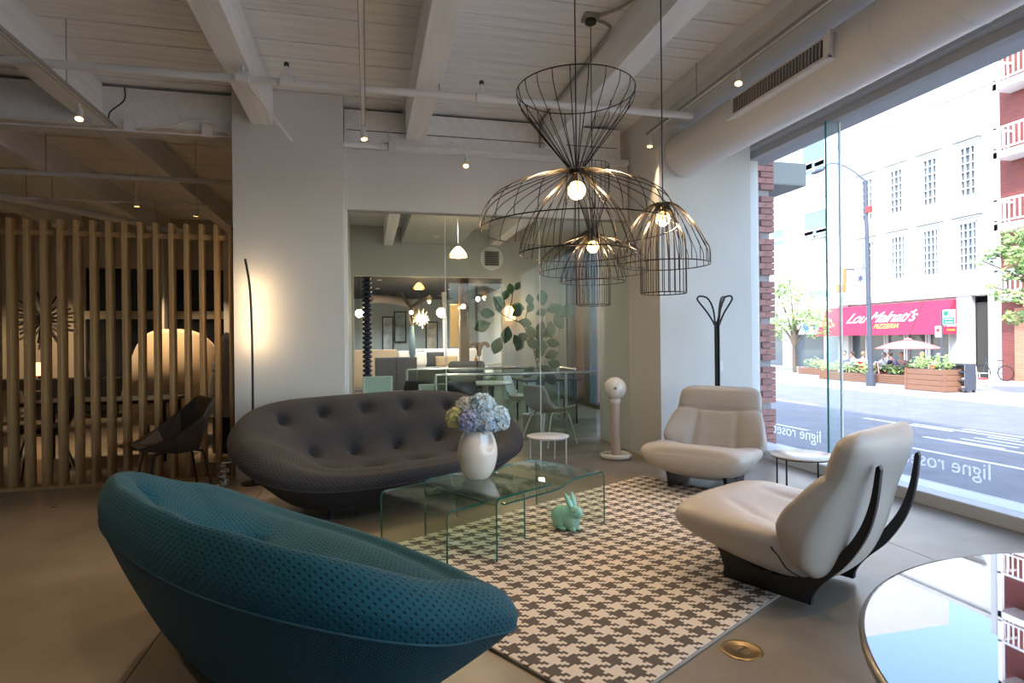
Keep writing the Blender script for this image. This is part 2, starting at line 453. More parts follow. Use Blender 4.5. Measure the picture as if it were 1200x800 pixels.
def wall_grid_y(name, x0, x1, z0, z1, y0, y1, holes, m, parent=None):
    """wall facing -Y with rectangular openings (x0,x1,z0,z1)"""
    X = sorted({x0, x1, *[h[0] for h in holes], *[h[1] for h in holes]}); Z = sorted({z0, z1, *[h[2] for h in holes], *[h[3] for h in holes]})
    mb = MB()
    for i in range(len(X) - 1):
        for j in range(len(Z) - 1):
            cx, cz = (X[i] + X[i + 1]) / 2, (Z[j] + Z[j + 1]) / 2
            if any(h[0] < cx < h[1] and h[2] < cz < h[3] for h in holes): continue
            mb.box(X[i], X[i + 1], y0, y1, Z[j], Z[j + 1])
    return mb.build(name, m, parent, False)
def wall_grid_x(name, y0, y1, z0, z1, x0, x1, holes, m, parent=None):
    Y = sorted({y0, y1, *[h[0] for h in holes], *[h[1] for h in holes]}); Z = sorted({z0, z1, *[h[2] for h in holes], *[h[3] for h in holes]})
    mb = MB()
    for i in range(len(Y) - 1):
        for j in range(len(Z) - 1):
            cy, cz = (Y[i] + Y[i + 1]) / 2, (Z[j] + Z[j + 1]) / 2
            if any(h[0] < cy < h[1] and h[2] < cz < h[3] for h in holes): continue
            mb.box(x0, x1, Y[i], Y[i + 1], Z[j], Z[j + 1])
    return mb.build(name, m, parent, False)
# ================================================================== THE SETTING
# floor: cast slabs with saw-cut joints
fl = struct(bpy.data.objects.new('floor', None)); COL.objects.link(fl)
B(-9, 4.6, -5, 22.5, -.30, -.02).build('base', M['joint'], fl, False)
xs = [-9, -5.25, -.96, 3.33, 4.42]; ys = [-5, -1.3, 7.45, 13.6, 22.5]
for i in range(4):
    for j in range(4):
        B(xs[i] + .003, xs[i + 1] - .003, ys[j] + .003, ys[j + 1] - .003, -.02, 0).build('slab', M['concrete'], fl, False)

CZ = 3.93
ce = struct(bpy.data.objects.new('ceiling', None)); COL.objects.link(ce)
B(-9, 4.8, -5, 14, CZ + .03, CZ + .3).build('deck', M['slot'], ce, False)
pm = B(-9, 4.6, 0, .1455, 0, .03).mesh('plank', M['plank'], False)
k = 0; y = -5
while y < 13.9:
    o = link('plank', pm, ce, 0, (0, y, CZ + random.uniform(-.006, .006))); y += .153
# beams along the room
bm_ = None
for i, x in enumerate((-7.29, -5.70, -4.11, -2.71, -1.12, .425, 1.995)):
    yend = 6.62
    o = struct(B(0, .21, -5, yend, 3.57, CZ).build('ceiling_beam', M['beam'], None, False, .006, (x, 0, 0)))
for i, x in enumerate((-7.29, -5.70, -4.11, -2.71, -1.50)):
    o = struct(B(0, .21, 7.02, 13.5, 3.57, CZ).build('ceiling_beam', M['beam'], None, False, .006, (x, 0, 0)))
gd = struct(bpy.data.objects.new('girder', None)); COL.objects.link(gd)
B(-9, -.232, 6.62, 7.02, 3.52, CZ - .035).build('timber', M['beam'], gd, False, .008)
B(-.232, 3.0, 6.72, 7.02, 3.52, CZ - .035).build('timber', M['beam'], gd, False, .008)
B(-9, 3.0, 6.80, 7.0, CZ - .035, CZ).build('shadow_gap', M['slot'], gd, False)
for x in (-1.95, .95, 2.4, -4.6):
    for z in (3.62, 3.78):
        yy = 6.62 if x < -.3 else 6.72
        MB().cyl((x, yy + .01, z), (x, yy - .015, z), .022, n=10).build('bolt', M['beam'], gd)
MB().box(-.2, 2.95, 6.715, 6.73, 3.665, 3.672).build('crack', M['slot'], gd, False)

# pier left of the glass wall, back wall above the glass
struct(B(-1.30, -.232, 6.45, 6.95, 0, CZ).build('wall_pier', M['white'], None, False, .004))
struct(B(-.232, 3.08, 6.70, 6.86, 2.80, 3.52).build('wall_back', M['white'], None, False, .004))
struct(B(-.232, 3.08, 6.66, 6.72, 3.46, 3.52).build('trim_1', M['beam'], None, False, .004))
struct(B(-.231, -.205, 6.70, 6.80, 0, 2.80).build('trim_2', M['whitemetal'], None, False))
# right pier beside the window
struct(B(3.10, 4.24, 5.95, 7.72, 0, CZ).build('wall_right_pier', M['white'], None, False, .004))
struct(B(4.36, 4.52, 6.20, 6.34, .10, 3.50).build('trim_3', M['sill'], None, False, .004))
# rear and left walls behind the camera
struct(wall_grid_y('wall_rear', -9, 4.8, -.3, CZ + .3, -5.2, -5, [(2.4, 4.3, .1, 3.2)], M['white']))
w5 = struct(bpy.data.objects.new('added_rear_window', None)); COL.objects.link(w5)  # unseen window added in the rear wall so daylight bounces into the room
B(2.4, 4.3, -5.11, -5.10, .1, 3.2).build('pane', M['pane'], w5, False)
for x in (2.43, 3.35, 4.27): B(x - .03, x + .03, -5.14, -5.06, .1, 3.2).build('mullion', M['darkframe'], w5, False)
struct(B(-9.2, -9, -5.2, 22.5, -.3, CZ + .3).build('wall_left', M['white'], None, False))
# soffit along the window
struct(B(3.12, 4.8, -5, 5.95, 3.70, CZ).build('trim_4', M['white'], None, False, .004))
struct(B(3.02, 3.12, -5, 5.95, 3.80, CZ).build('trim_5', M['white'], None, False, .006))
# window header, sill, head trim
struct(B(4.40, 4.72, -5, 6.34, 3.46, 3.70).build('trim_6', M['headerm'], None, False, .004))
struct(B(4.30, 4.40, -5, 6.34, 3.54, 3.70).build('trim_7', M['headerm'], None, False, .006))
struct(B(4.36, 4.72, -5, 6.34, -.3, .10).build('trim_8', M['sill'], None, False, .01))
# window panes along the street
wn = struct(bpy.data.objects.new('window_1', None)); COL.objects.link(wn)
for (a, b) in ((-4.9, -2.2), (-2.18, .3), (.32, 2.6), (2.62, 4.91), (4.93, 6.24)):
    B(4.495, 4.505, a, b, .10, 3.47).build('pane', M['pane'], wn, False)
for y in (-2.19, .31, 2.61, 4.92):
    B(4.49, 4.51, y - .008, y + .008, .10, 3.47).build('silicone_joint', M['sill'], wn, False)
fn = thing('glass_fin', 'upright green glass stiffening fin on the big street window', 'glass fin', (4.43, 4.92, 0))
B(-.085, .06, -.01, .01, .10, 3.46).build('fin_sheet', M['fin'], fn, False)
B(-.092, -.085, -.01, .01, .10, 3.46).build('fin_edge', M['tealedge'], fn, False)

# upper floors of our own building and outer wall by the corner
struct(B(-9.2, 4.8, -5.2, 14, CZ + .3, 11.0).build('wall_upper', M['brick'], None, False))

# ---- brick pier outside the window corner
bp_ = struct(bpy.data.objects.new('wall_brick_pier', None)); COL.objects.link(bp_)
B(4.66, 4.98, 6.62, 7.5, -.6, 4.0).build('core', M['mortar'], bp_, False)
bm1 = B(-.095, .095, -.02, .1, -.034, .034).mesh('brick', M['brick'], False)
bm2 = B(-.065, .065, -.02, .1, -.034, .034).mesh('brick', M['brick2'], False)
bm3 = B(-.1, .02, -.095, .095, -.034, .034).mesh('brick', M['brick'], False)
z = -.5; k = 0
while z < 3.98:
    course = k % 7
    quoin = course < 6
    r = 4.98 + (.045 if quoin else -.02)
    if k % 2:
        link('brick', bm1, bp_, 0, (4.75, 6.62, z)); 
        if quoin: link('brick', bm1, bp_, 0, (r - .095, 6.60, z))
    else:
        link('brick', bm2, bp_, 0, (4.73, 6.62, z))
        if quoin:
            link('brick', bm2, bp_, 0, (r - .065, 6.60, z)); link('brick', bm2, bp_, 0, (r - .198, 6.60, z))
    if quoin: link('brick', bm3, bp_, 0, (r, 6.78, z)); link('brick', bm3, bp_, 0, (r, 6.98, z))
    z += .077; k += 1

# ================================================================== glass partition and the room behind it
gp = struct(bpy.data.objects.new('window_2', None)); COL.objects.link(gp)
for (a, b) in ((-.225, .855), (.865, 1.965), (1.975, 3.095)):
    B(a, b, 6.745, 6.757, 0, 2.80).build('pane', M['pane2'], gp, False)
for x in (.86, 1.97): B(x - .004, x + .004, 6.742, 6.760, 0, 2.80).build('joint', M['sill'], gp, False)
B(-.232, 3.10, 6.735, 6.765, 2.785, 2.80).build('head_channel', M['grille'], gp, False)

BY = 13.5
struct(wall_grid_y('wall_far', -.45, 3.36, 0, CZ, BY, BY + .2, [(-.29, 3.05, 0, 2.83)], M['greenwhite']))
struct(B(3.36, 4.5, BY + .02, BY + .2, 0, CZ).build('wall_far_right', M['greenwhite'], None, False))
struct(B(-.50, -.34, 6.95, BY, 0, CZ).build('wall_side', M['greenwhite'], None, False))
# dropped ceiling panels and beams of the back room
struct(B(.75, 2.05, 7.05, BY, 3.55, CZ - .002).build('trim_9', M['greenwhite'], None, False, .01))
struct(B(.36, .56, 7.05, BY, 3.50, CZ - .002).build('trim_10', M['beam'], None, False, .01))
struct(B(2.75, 2.98, 7.8, BY, 3.57, CZ - .002).build('ceiling_beam', M['beam'], None, False, .01))
struct(B(3.5, 4.5, 7.75, BY, 3.62, CZ - .002).build('trim_11', M['greenwhite'], None, False, .01))
# its street window
w3 = struct(bpy.data.objects.new('window_3', None)); COL.objects.link(w3)
B(4.40, 4.60, 12.95, 13.5, 0, 3.62).build('frame_post', M['frameblue'], w3, False)
B(4.40, 4.60, 7.72, 13.5, 3.50, 3.66).build('frame_head', M['darkframe'], w3, False)
B(4.42, 4.60, 11.55, 11.85, 0, 3.55).build('mullion', M['darkframe'], w3, False)
B(4.40, 4.60, 7.72, 13.5, -.3, .08).build('frame_sill', M['darkframe'], w3, False)
B(4.495, 4.505, 7.72, 11.55, .08, 3.5).build('pane', M['pane'], w3, False)
B(4.495, 4.505, 11.85, 12.95, .08, 3.5).build('pane', M['pane'], w3, False)
struct(B(4.62, 5.1, 11.95, 13.5, -.6, 4.0).build('wall_brick_end', M['brick2'], None, False))
# second shop beyond the opening
struct(B(-6, 4.6, BY + .2, 22.5, 2.95, 3.6).build('ceiling_dark', M['darkceil'], None, False))
struct(B(-9, 6, 22.3, 22.5, 0, 3.6).build('wall_beyond', mat('pale blue wall', (.50, .58, .60), .8), None, False))
struct(B(3.9, 4.1, BY + .2, 22.3, 0, 3.35).build('wall_beyond_right', mat('pale wall', (.62, .66, .66), .8), None, False))
struct(B(-1.8, -1.6, BY + .2, 22.3, 0, 3.35).build('wall_beyond_left', mat('tan wall', (.45, .38, .28), .8), None, False))

# ================================================================== sofas
def sofa_mesh(Lh, Dh, HB, HF, tufts, name, m, m2):
    """dimpled shell sofa; long axis x, faces -y. returns upper mesh (seat and rim), outer shell mesh, seam path"""
    NT, NI, NO = 240, 70, 22
    cyo = -.18 * Dh
    def plan(th):
        c, s = math.cos(th), math.sin(th)
        x = Lh * math.copysign(abs(c) ** .82, c)
        y = Dh * math.copysign(abs(s) ** (.80 if s > 0 else .72), s)
        return x, y
    def hh(th):
        w_ = .5 + .5 * math.sin(th); w_ = w_ * w_ * (3 - 2 * w_)
        return HF + (HB - HF) * w_ ** .85
    seat = HF - .025
    def prof(th):
        h = hh(th); k = max(0, (h - HF) / (HB - HF))
        # (rho, z): outer base to widest seam
        zs_ = .30 + (h - .41) * .80
        outer = [(.60, .07), (.72, .12 + .03 * k), (.88, .12 + .55 * (zs_ - .12)), (1.0, zs_)]
        zs = outer[-1][1]
        inner = [(1.0, zs), (1.005, zs + (h - zs) * .45), (.955, h - .012), (.885 , h), (.80 - .02 * k, h - .015 - .05 * k),
                 (.70 - .04 * k, seat + .02 + .55 * (h - seat - .02)), (.56 - .02 * k, seat + .02 + .20 * (h - seat)), (.38, seat + .012), (.18, seat), (0, seat - .004)]
        return outer, inner
    def P(th, rho, z):
        x, y = plan(th)
        return Vector((x * rho, cyo + (y - cyo) * rho, z))
    # inner/top surface
    grid = []
    for i in range(NT):
        th = 2 * PI * i / NT; o, inn = prof(th)
        c = catmull([(a, b, 0) for a, b in inn], 8)[:-1]
        step = [c[int(round(k * (len(c) - 1) / (NI - 1)))] for k in range(NI)]
        grid.append([P(th, q.x, q.y) for q in step])
    centre = Vector((0, cyo, seat - .004))
    # tufts: (x, y) target on the seat side; find nearest grid vertex of the slope
    buttons = []
    for (tx, ty) in tufts:
        best = None
        for i in range(0, NT, 2):
            for k in range(22, NI):
                p = grid[i][k]; d = (p.x - tx) ** 2 + (p.y - ty) ** 2
                if best is None or d < best[0]: best = (d, p.copy(), i, k)
        _, p, i, k = best
        t1 = grid[(i + 1) % NT][k] - grid[i - 1][k]; t2 = grid[i][min(k + 1, NI - 1)] - grid[i][k - 1]
        nrm = t1.cross(t2)
        if nrm.length < 1e-9: nrm = Vector((0, 0, 1))
        nrm.normalize()
        if nrm.z < 0: nrm = -nrm
        buttons.append((p, nrm))
    for i in range(NT):
        for k in range(8, NI):
            p = grid[i][k]; d = Vector((0, 0, 0))
            fade = min(1, (k - 8) / 14)
            for b, nrm in buttons:
                r2 = (p - b).length_squared
                if r2 < .16: d -= nrm * fade * (.068 * math.exp(-r2 / .0026) + .038 * math.exp(-r2 / .018))
            grid[i][k] = p + d
    vs = []; uvs = []
    for i in range(NT):
        for k in range(NI):
            vs.append(grid[i][k])
    vs.append(centre)
    fs = []
    for i in range(NT):
        j = (i + 1) % NT
        for k in range(NI - 1): fs.append((i * NI + k, j * NI + k, j * NI + k + 1, i * NI + k + 1))
        fs.append((i * NI + NI - 1, j * NI + NI - 1, NT * NI))
    me = bpy.data.meshes.new(name); me.from_pydata([tuple(v) for v in vs], [], fs)
    uv = me.uv_layers.new(name='knit')
    def arc(path):
        a = [0]
        for q in range(1, len(path)): a.append(a[-1] + (path[q] - path[q - 1]).length)
        return a
    U = []
    rim = arc([grid[i][0] for i in range(NT)] + [grid[0][0]])
    # texture follows rim length outside and straightens over the seat
    for i in range(NT):
        a = arc([grid[i][k] for k in range(NI)])
        for k in range(NI):
            p = grid[i][k]
            U.append((p.x * 1.0, p.y + p.z * .9))
    U.append((centre.x, centre.y + centre.z * .9))
    KR = 40
    arcs = [arc([grid[i][k] for k in range(NI)]) for i in range(NT)]
    for poly in me.polygons:
        idx = list(poly.vertices); ks = [(v % NI) if v < NT * NI else NI for v in idx]; is_ = [v // NI for v in idx]
        polar = max(ks) <= KR
        wrap = max(is_) == NT - 1 and min(is_) == 0
        for li, v, k_, i_ in zip(poly.loop_indices, idx, ks, is_):
            if polar:
                ii = NT if (wrap and i_ == 0) else i_
                uv.data[li].uv = (rim[ii] * .93, arcs[i_][k_])
            else: uv.data[li].uv = U[v]
    me.polygons.foreach_set('use_smooth', [True] * len(me.polygons)); me.materials.append(m)
    # outer shell
    vs = []; fs = []; U = []; acc = 0; prev = None
    for i in range(NT + 1):
        th = 2 * PI * i / NT; o, inn = prof(th)
        c = catmull([(a, b, 0) for a, b in o], 8); st = [c[int(round(k * (len(c) - 1) / (NO - 1)))] for k in range(NO)]
        row = [P(th, q.x, q.y) for q in st]
        if prev is not None: acc += (row[-1] - prev).length
        prev = row[-1]; a = arc(row)
        for k in range(NO): vs.append(row[k]); U.append((acc, a[k]))
    for i in range(NT):
        for k in range(NO - 1): fs.append((i * NO + k, (i + 1) * NO + k, (i + 1) * NO + k + 1, i * NO + k + 1))
    fs.append(tuple(i * NO for i in range(NT - 1, -1, -1)))
    me2 = bpy.data.meshes.new('outer_shell'); me2.from_pydata([tuple(v) for v in vs], [], fs)
    uv = me2.uv_layers.new(name='knit')
    for poly in me2.polygons:
        for li in poly.loop_indices: uv.data[li].uv = U[me2.loops[li].vertex_index]
    me2.polygons.foreach_set('use_smooth', [True] * (len(me2.polygons) - 1) + [False]); me2.materials.append(m2)
    seam = [grid[i][0] + (grid[i][0] - Vector((0, cyo, grid[i][0].z))).normalized() * .001 for i in range(NT)]
    return me, me2, seam, [b for b in buttons]

def sofa(name, label, loc, rz, Lh, Dh, HB, HF, m, seamm, tufts):
    t = thing(name, label, 'sofa', loc, rz)
    tufts = [(x / 1.3 * Lh, y / .62 * Dh) for x, y in tufts]
    me, me2, seam, buttons = sofa_mesh(Lh, Dh, HB, HF, tufts, 'cushion', m, M['tealshell'] if m is M['tealknit'] else M['grayshell'])
    link('seat_cushion', me, t); link('outer_shell', me2, t)
    MB().tube(seam, .004, 6, closed=True).build('piping', seamm, t)
    for sx in (-1, 1):
        for sy in (-1, 1):
            MB().cyl((sx * Lh * .52, sy * Dh * .38, 0), (sx * Lh * .50, sy * Dh * .38, .09), .022, .03).build('leg', M['black'], t)
    return t
BACK = [(-.80, .30), (-.42, .40), (0, .43), (.42, .40), (.80, .30), (-.60, .17), (-.20, .24), (.20, .24), (.60, .17)]
SEATR = [(-.62, -.12), (-.22, -.10), (.20, -.10), (.60, -.12)]
TUFTS = BACK + SEATR
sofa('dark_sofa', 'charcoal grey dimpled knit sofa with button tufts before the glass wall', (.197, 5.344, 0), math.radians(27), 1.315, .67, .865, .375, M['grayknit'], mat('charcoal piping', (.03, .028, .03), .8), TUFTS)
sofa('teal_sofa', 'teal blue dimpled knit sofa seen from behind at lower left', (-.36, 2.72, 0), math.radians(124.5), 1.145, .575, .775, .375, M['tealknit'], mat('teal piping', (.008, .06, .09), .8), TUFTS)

# ================================================================== armchairs
def superell(a, e):
    c, s = math.cos(a), math.sin(a)
    return math.copysign(abs(c) ** e, c), math.copysign(abs(s) ** e, s)
def loft(stations, n=110):
    """stations: list of (centre Vector(0,y,z), normal Vector, half width, half thickness, exponent, under taper, side lift)"""
    vs = []; fs = []
    for (c, nrm, w_, t, e, tap, lift) in stations:
        for k in range(n):
            x, q = superell(2 * PI * k / n, e)
            xx = w_ * x * (1 - tap * max(0, -q))
            vs.append(c + Vector((xx, 0, 0)) + nrm * (t * q + lift * (xx / max(w_, .01)) ** 2 * (1 if q > -.2 else .5)))
    N = len(stations)
    for i in range(N - 1):
        for k in range(n): fs.append((i * n + k, i * n + (k + 1) % n, (i + 1) * n + (k + 1) % n, (i + 1) * n + k))
    fs.append(tuple(range(n - 1, -1, -1))); fs.append(tuple((N - 1) * n + k for k in range(n)))
    return vs, fs
def curve_eval(keys, n):
    """keys: (y, z, w, t, e, tap, lift) resampled smoothly"""
    A = catmull([(k[0], k[1], k[2]) for k in keys], n); Bq = catmull([(k[3], k[4], k[5]) for k in keys], n); C = catmull([(k[6], 0, 0) for k in keys], n)
    return [(a.x, a.y, a.z, b.x, b.y, b.z, c.x) for a, b, c in zip(A, Bq, C)]
def cushion(keys, n, upref, grooves=(), folds=()):
    R = curve_eval(keys, n); st = []
    for i, r in enumerate(R):
        p0, p1 = R[max(i - 1, 0)], R[min(i + 1, len(R) - 1)]
        t = Vector((0, p1[0] - p0[0], p1[1] - p0[1])).normalized()
        nrm = Vector((0, -t.z, t.y))
        if nrm.dot(upref) < 0: nrm = -nrm
        st.append((Vector((0, r[0], r[1])), nrm, max(r[2], .004), max(r[3], .003), max(r[4], .3), r[5], r[6]))
    vs, fs = loft(st)
    out = []
    for v in vs:
        v = Vector(v)
        for (cy, cz, sy_, depth) in grooves:      # groove across the width near a (y,z) line
            d2 = (v.y - cy) ** 2 + (v.z - cz) ** 2
            if d2 < .02: v = v - upref * depth * math.exp(-d2 / sy_ ** 2)
        for (cx, cy, cz, sg, depth) in folds:
            d2 = (v.x - cx) ** 2 + (v.y - cy) ** 2 + (v.z - cz) ** 2
            v = v - upref * depth * math.exp(-d2 / sg ** 2)
        out.append(v)
    mb = MB(); mb.add(out, fs); return mb
def armchair():
    t = thing('leather_armchair', '', 'armchair')
    up = Vector((0, -.25, .97)).normalized()
    seat = cushion([(-.562, .338, .28, .010, .8, .0, 0), (-.550, .334, .40, .072, .7, .06, 0), (-.505, .322, .46, .110, .68, .18, .004), (-.40, .292, .49, .135, .66, .30, .025),
                    (-.20, .240, .50, .140, .66, .38, .070), (0, .205, .50, .140, .66, .42, .105), (.14, .190, .46, .130, .66, .42, .10), (.25, .195, .40, .100, .66, .40, .05), (.285, .20, .34, .01, .7, .4, .01)], 9, up,
                   folds=[(sx * (.19 + .012 * k), -.30 + k * .05, .375 - .006 * k, .032, .020) for k in range(9) for sx in (-1, 1)] + [(.03 * k - .18, .04, .335, .035, .010) for k in range(13)] + [(sx * (.26 + .03 * k), -.12 + .02 * k, .37, .02, .008) for k in range(5) for sx in (-1, 1)])
    o = seat.build('seat', M['leather'], t, angle=80); sm_ = o.modifiers.new('smooth', 'SMOOTH'); sm_.factor = .5; sm_.iterations = 2
    fw = Vector((0, -.93, .30)).normalized()
    back = cushion([(.245, .125, .20, .008, .8, 0, .0), (.25, .135, .27, .055, .7, .0, .03), (.29, .21, .42, .095, .66, .0, .10), (.345, .32, .482, .105, .64, .02, .165), (.385, .43, .474, .105, .62, .06, .155), (.42, .54, .446, .095, .62, .08, .10),
                    (.458, .645, .41, .088, .62, .08, .045), (.49, .74, .40, .095, .64, .08, .03), (.51, .81, .385, .086, .66, .06, .025), (.518, .855, .345, .055, .7, .03, .012), (.518, .874, .28, .008, .75, 0, 0)], 9, fw,
                   grooves=[(.375, .665, .018, .030)],
                   folds=[(sx * (.215 - .002 * k), .20 + .022 * k, .34 + .036 * k, .034, .020) for k in range(9) for sx in (-1, 1)] + [(sx * (.33 - .012 * k), .34, .70 + .02 * k, .018, .007) for k in range(5) for sx in (-1, 1)])
    o = back.build('backrest', M['leather'], t, angle=80); sm_ = o.modifiers.new('smooth', 'SMOOTH'); sm_.factor = .5; sm_.iterations = 2
    tr1 = BVHTree.FromPolygons([Vector(v) for v in seat.v], seat.f); tr2 = BVHTree.FromPolygons([Vector(v) for v in back.v], back.f)
    for sx in (-1, 1):
        def on_side(yz, trees):
            out = []
            for (y, z) in yz:
                hits = [h[0] for tr_ in trees for h in [tr_.ray_cast(Vector((sx * 2, y, z)), Vector((-sx, 0, 0)))] if h[0] is not None]
                if hits: out.append(max(hits, key=lambda h: h.x * sx))
            return out
        g_ = on_side([(.13 + .085 * f, .30 - .20 * f) for f in [i / 12 for i in range(13)]], [tr1, tr2])
        if len(g_) > 2: MB().tube(g_, .005, 6).build('side_seam', M['seamdark'], t)
        g_ = on_side([(-.34 + .05 * f, .34 - .14 * f) for f in [i / 10 for i in range(11)]], [tr1])
        if len(g_) > 2: MB().tube(g_, .0018, 6).build('side_piping', M['seamlight'], t)
        g_ = on_side([(.40 + .10 * f, .66 + .0 * f) for f in [i / 8 for i in range(9)]], [tr2])
        if len(g_) > 2: MB().tube(g_, .0018, 6).build('side_piping', M['seamlight'], t)
        up_ = [(q.x, q.y) for q in catmull([(.25, 0, 0), (.262, .05, 0), (.32, .125, 0), (.44, .24, 0), (.540, .39, 0), (.590, .54, 0), (.615, .71, 0)], 5)]
        dn_ = [(q.x, q.y) for q in catmull([(.590, .720, 0), (.560, .56, 0), (.504, .42, 0), (.41, .29, 0), (.29, .175, 0), (.10, .105, 0), (-.10, .115, 0), (-.26, .175, 0), (-.36, .235, 0)], 5)]
        poly = [(-.30, 0)] + up_ + [(.606, .733)] + dn_ + [(-.375, .215), (-.325, .13), (-.295, .06)]
        MB().prism(poly, 0, sx * .26 - .017, sx * .26 + .017).build('runner', M['blackwood'], t, False, .003)
    MB().box(-.28, .28, -.02, .02, .085, .108).build('cross_rail', M['blackwood'], t, False)
    return t
ch = armchair()
ch.location = (2.285, 2.865, .019); ch.rotation_euler = (0, 0, math.radians(90 + 115.5)); ch['label'] = 'cream leather armchair seen from behind, on the rug corner nearest the camera'
ch.scale = (.98, .88, 1.02)
c2 = dup(ch, (3.02, 4.93, 0), math.radians(-140 + 90), 'cream leather armchair facing the camera beside the white pier')
for c_ in (ch, c2): c_['group'] = 'cream leather armchairs with black runners'

# ================================================================== rug
rg = thing('rug', 'cream and black houndstooth wool rug under the glass tables', 'rug', (1.72, 3.72, 0), math.radians(29.5))
mb = MB()
nx, ny = 60, 44
RX, RY = 1.62, 1.05
B(-RX, RX, -RY, RY, .001, .018).build('pile', M['rug'], rg, False, .006)
MB().tube([(-RX, -RY, .008), (RX, -RY, .008), (RX, RY, .008), (-RX, RY, .008)], .008, 6, closed=True).build('binding', mat('rug binding', (.30, .26, .22), .95), rg)

# ================================================================== bent glass tables
TA = math.radians(31)
def sheet(t, path, w0, w1, thick=.012, name='glass_sheet'):
    """path in (x,z), spans y w0..w1, plus bright edges"""
    P = [(x, 0, z) for x, z in path]
    MB().ribbon(P, w0, w1, thick, (0, 1, 0)).build(name, M['tabletop'], t, angle=30)
    for yy in (w0 - .001, w1 + .001):
        MB().ribbon(P, yy - .0012, yy + .0012, thick, (0, 1, 0)).build('edge', M['tableedge'], t, angle=30)
def bend(x0, z0, x1, z1, x2, z2, n=5):
    return [((1 - t_) ** 2 * x0 + 2 * t_ * (1 - t_) * x1 + t_ * t_ * x2, (1 - t_) ** 2 * z0 + 2 * t_ * (1 - t_) * z1 + t_ * t_ * z2) for t_ in [i / n for i in range(n + 1)]]
r_ = .045
t = thing('glass_coffee_table', 'bent clear glass coffee table with a waved top, carrying the white vase', 'coffee table', (.745, 3.53, .018), TA)
sheet(t, [(0, 0), (0, .39 - r_)] + bend(0, .382 - r_, 0, .382, r_, .382) + [(.50, .382)], 0, .72)
sheet(t, [(1.10, 0), (1.10, .375 - r_)] + bend(1.10, .372 - r_, 1.10, .372, 1.10 - r_, .372) + [(.80, .372)] + catmull([(.76, .371, 0), (.70, .36, 0), (.63, .333, 0), (.56, .326, 0)], 5)[0:0]
      + [(p.x, p.y) for p in catmull([(.76, .371, 0), (.70, .362, 0), (.62, .338, 0), (.54, .330, 0)], 5)] + [(.16, .330)] + bend(.10, .330, .06, .33, .06, .345), .02, .70)
t = thing('glass_side_table', 'low bent clear glass table tucked under the taller one', 'coffee table', (.46, 3.555, .018), TA)
sheet(t, [(0, 0), (0, .31 - r_)] + bend(0, .312 - r_, 0, .312, r_, .312) + [(.62, .312)] + bend(.62, .312, .665, .312, .665, .312 - r_) + [(.665, 0)], .02, .74)

# ================================================================== vase with hydrangeas
VP = Vector((.735, 4.10, .407))
vb = []
N_, K_ = 40, 40
prof = catmull([(.060, 0, 0), (.080, .004, 0), (.116, .06, 0), (.135, .13, 0), (.139, .19, 0), (.126, .26, 0), (.098, .318, 0), (.074, .338, 0), (.060, .333, 0), (.060, .29, 0), (.0, .285, 0)], 4)
mb = MB().lathe([(p.x, p.y) for p in prof], 56)
dc = Vector((.055, -.115, .265)); dn = dc.copy(); dn.z = .02; dn.normalize()
nv = []
for v in mb.v:
    v = Vector(v); q = v - dc; perp = math.hypot(q.dot(Vector((dn.y, -dn.x, 0)).normalized()), q.z * .72); dpt = v.dot(dn)
    if dpt > .02 and v.x * dn.x + v.y * dn.y > 0 and v.z < .333 and perp < .052 and math.hypot(v.x, v.y) > .065:
        v = v - dn * .035 * (1 - (perp / .052) ** 2) ** .5 * min(1, (.335 - v.z) / .02)
    nv.append(tuple(v))
mb.v = nv
vt = thing('vase', 'glossy white egg vase with a round dent on the glass table', 'vase', VP)
mb.build('body', M['glossgray'], vt, angle=60)
hyd = {}
for nme, c in (('pale blue petal', (.42, .58, .76)), ('sky blue petal', (.50, .68, .80)), ('lilac blue petal', (.36, .42, .68)), ('yellow green petal', (.62, .62, .26)), ('grey lilac petal', (.60, .60, .56))):
    hyd[nme] = mat(nme, c, .7, noise=(60, .25))
heads = [((.055, -.075, .40), .088, 'pale blue petal', 'pale blue hydrangea head at the front right of the vase'), ((-.045, -.075, .40), .085, 'lilac blue petal', 'lilac blue hydrangea head low at the front of the bouquet'),
         ((-.135, -.02, .415), .078, 'yellow green petal', 'yellow green hydrangea head at the left of the bouquet'), ((-.075, .03, .47), .085, 'grey lilac petal', 'greyish hydrangea head at the top left of the bouquet'),
         ((.035, .01, .485), .098, 'sky blue petal', 'sky blue hydrangea head at the top of the bouquet'), ((.135, -.01, .405), .092, 'sky blue petal', 'sky blue hydrangea head drooping at the right of the bouquet')]
_cr = Vector((_c, -_s, 0)); _cf = Vector((_s, _c, 0))
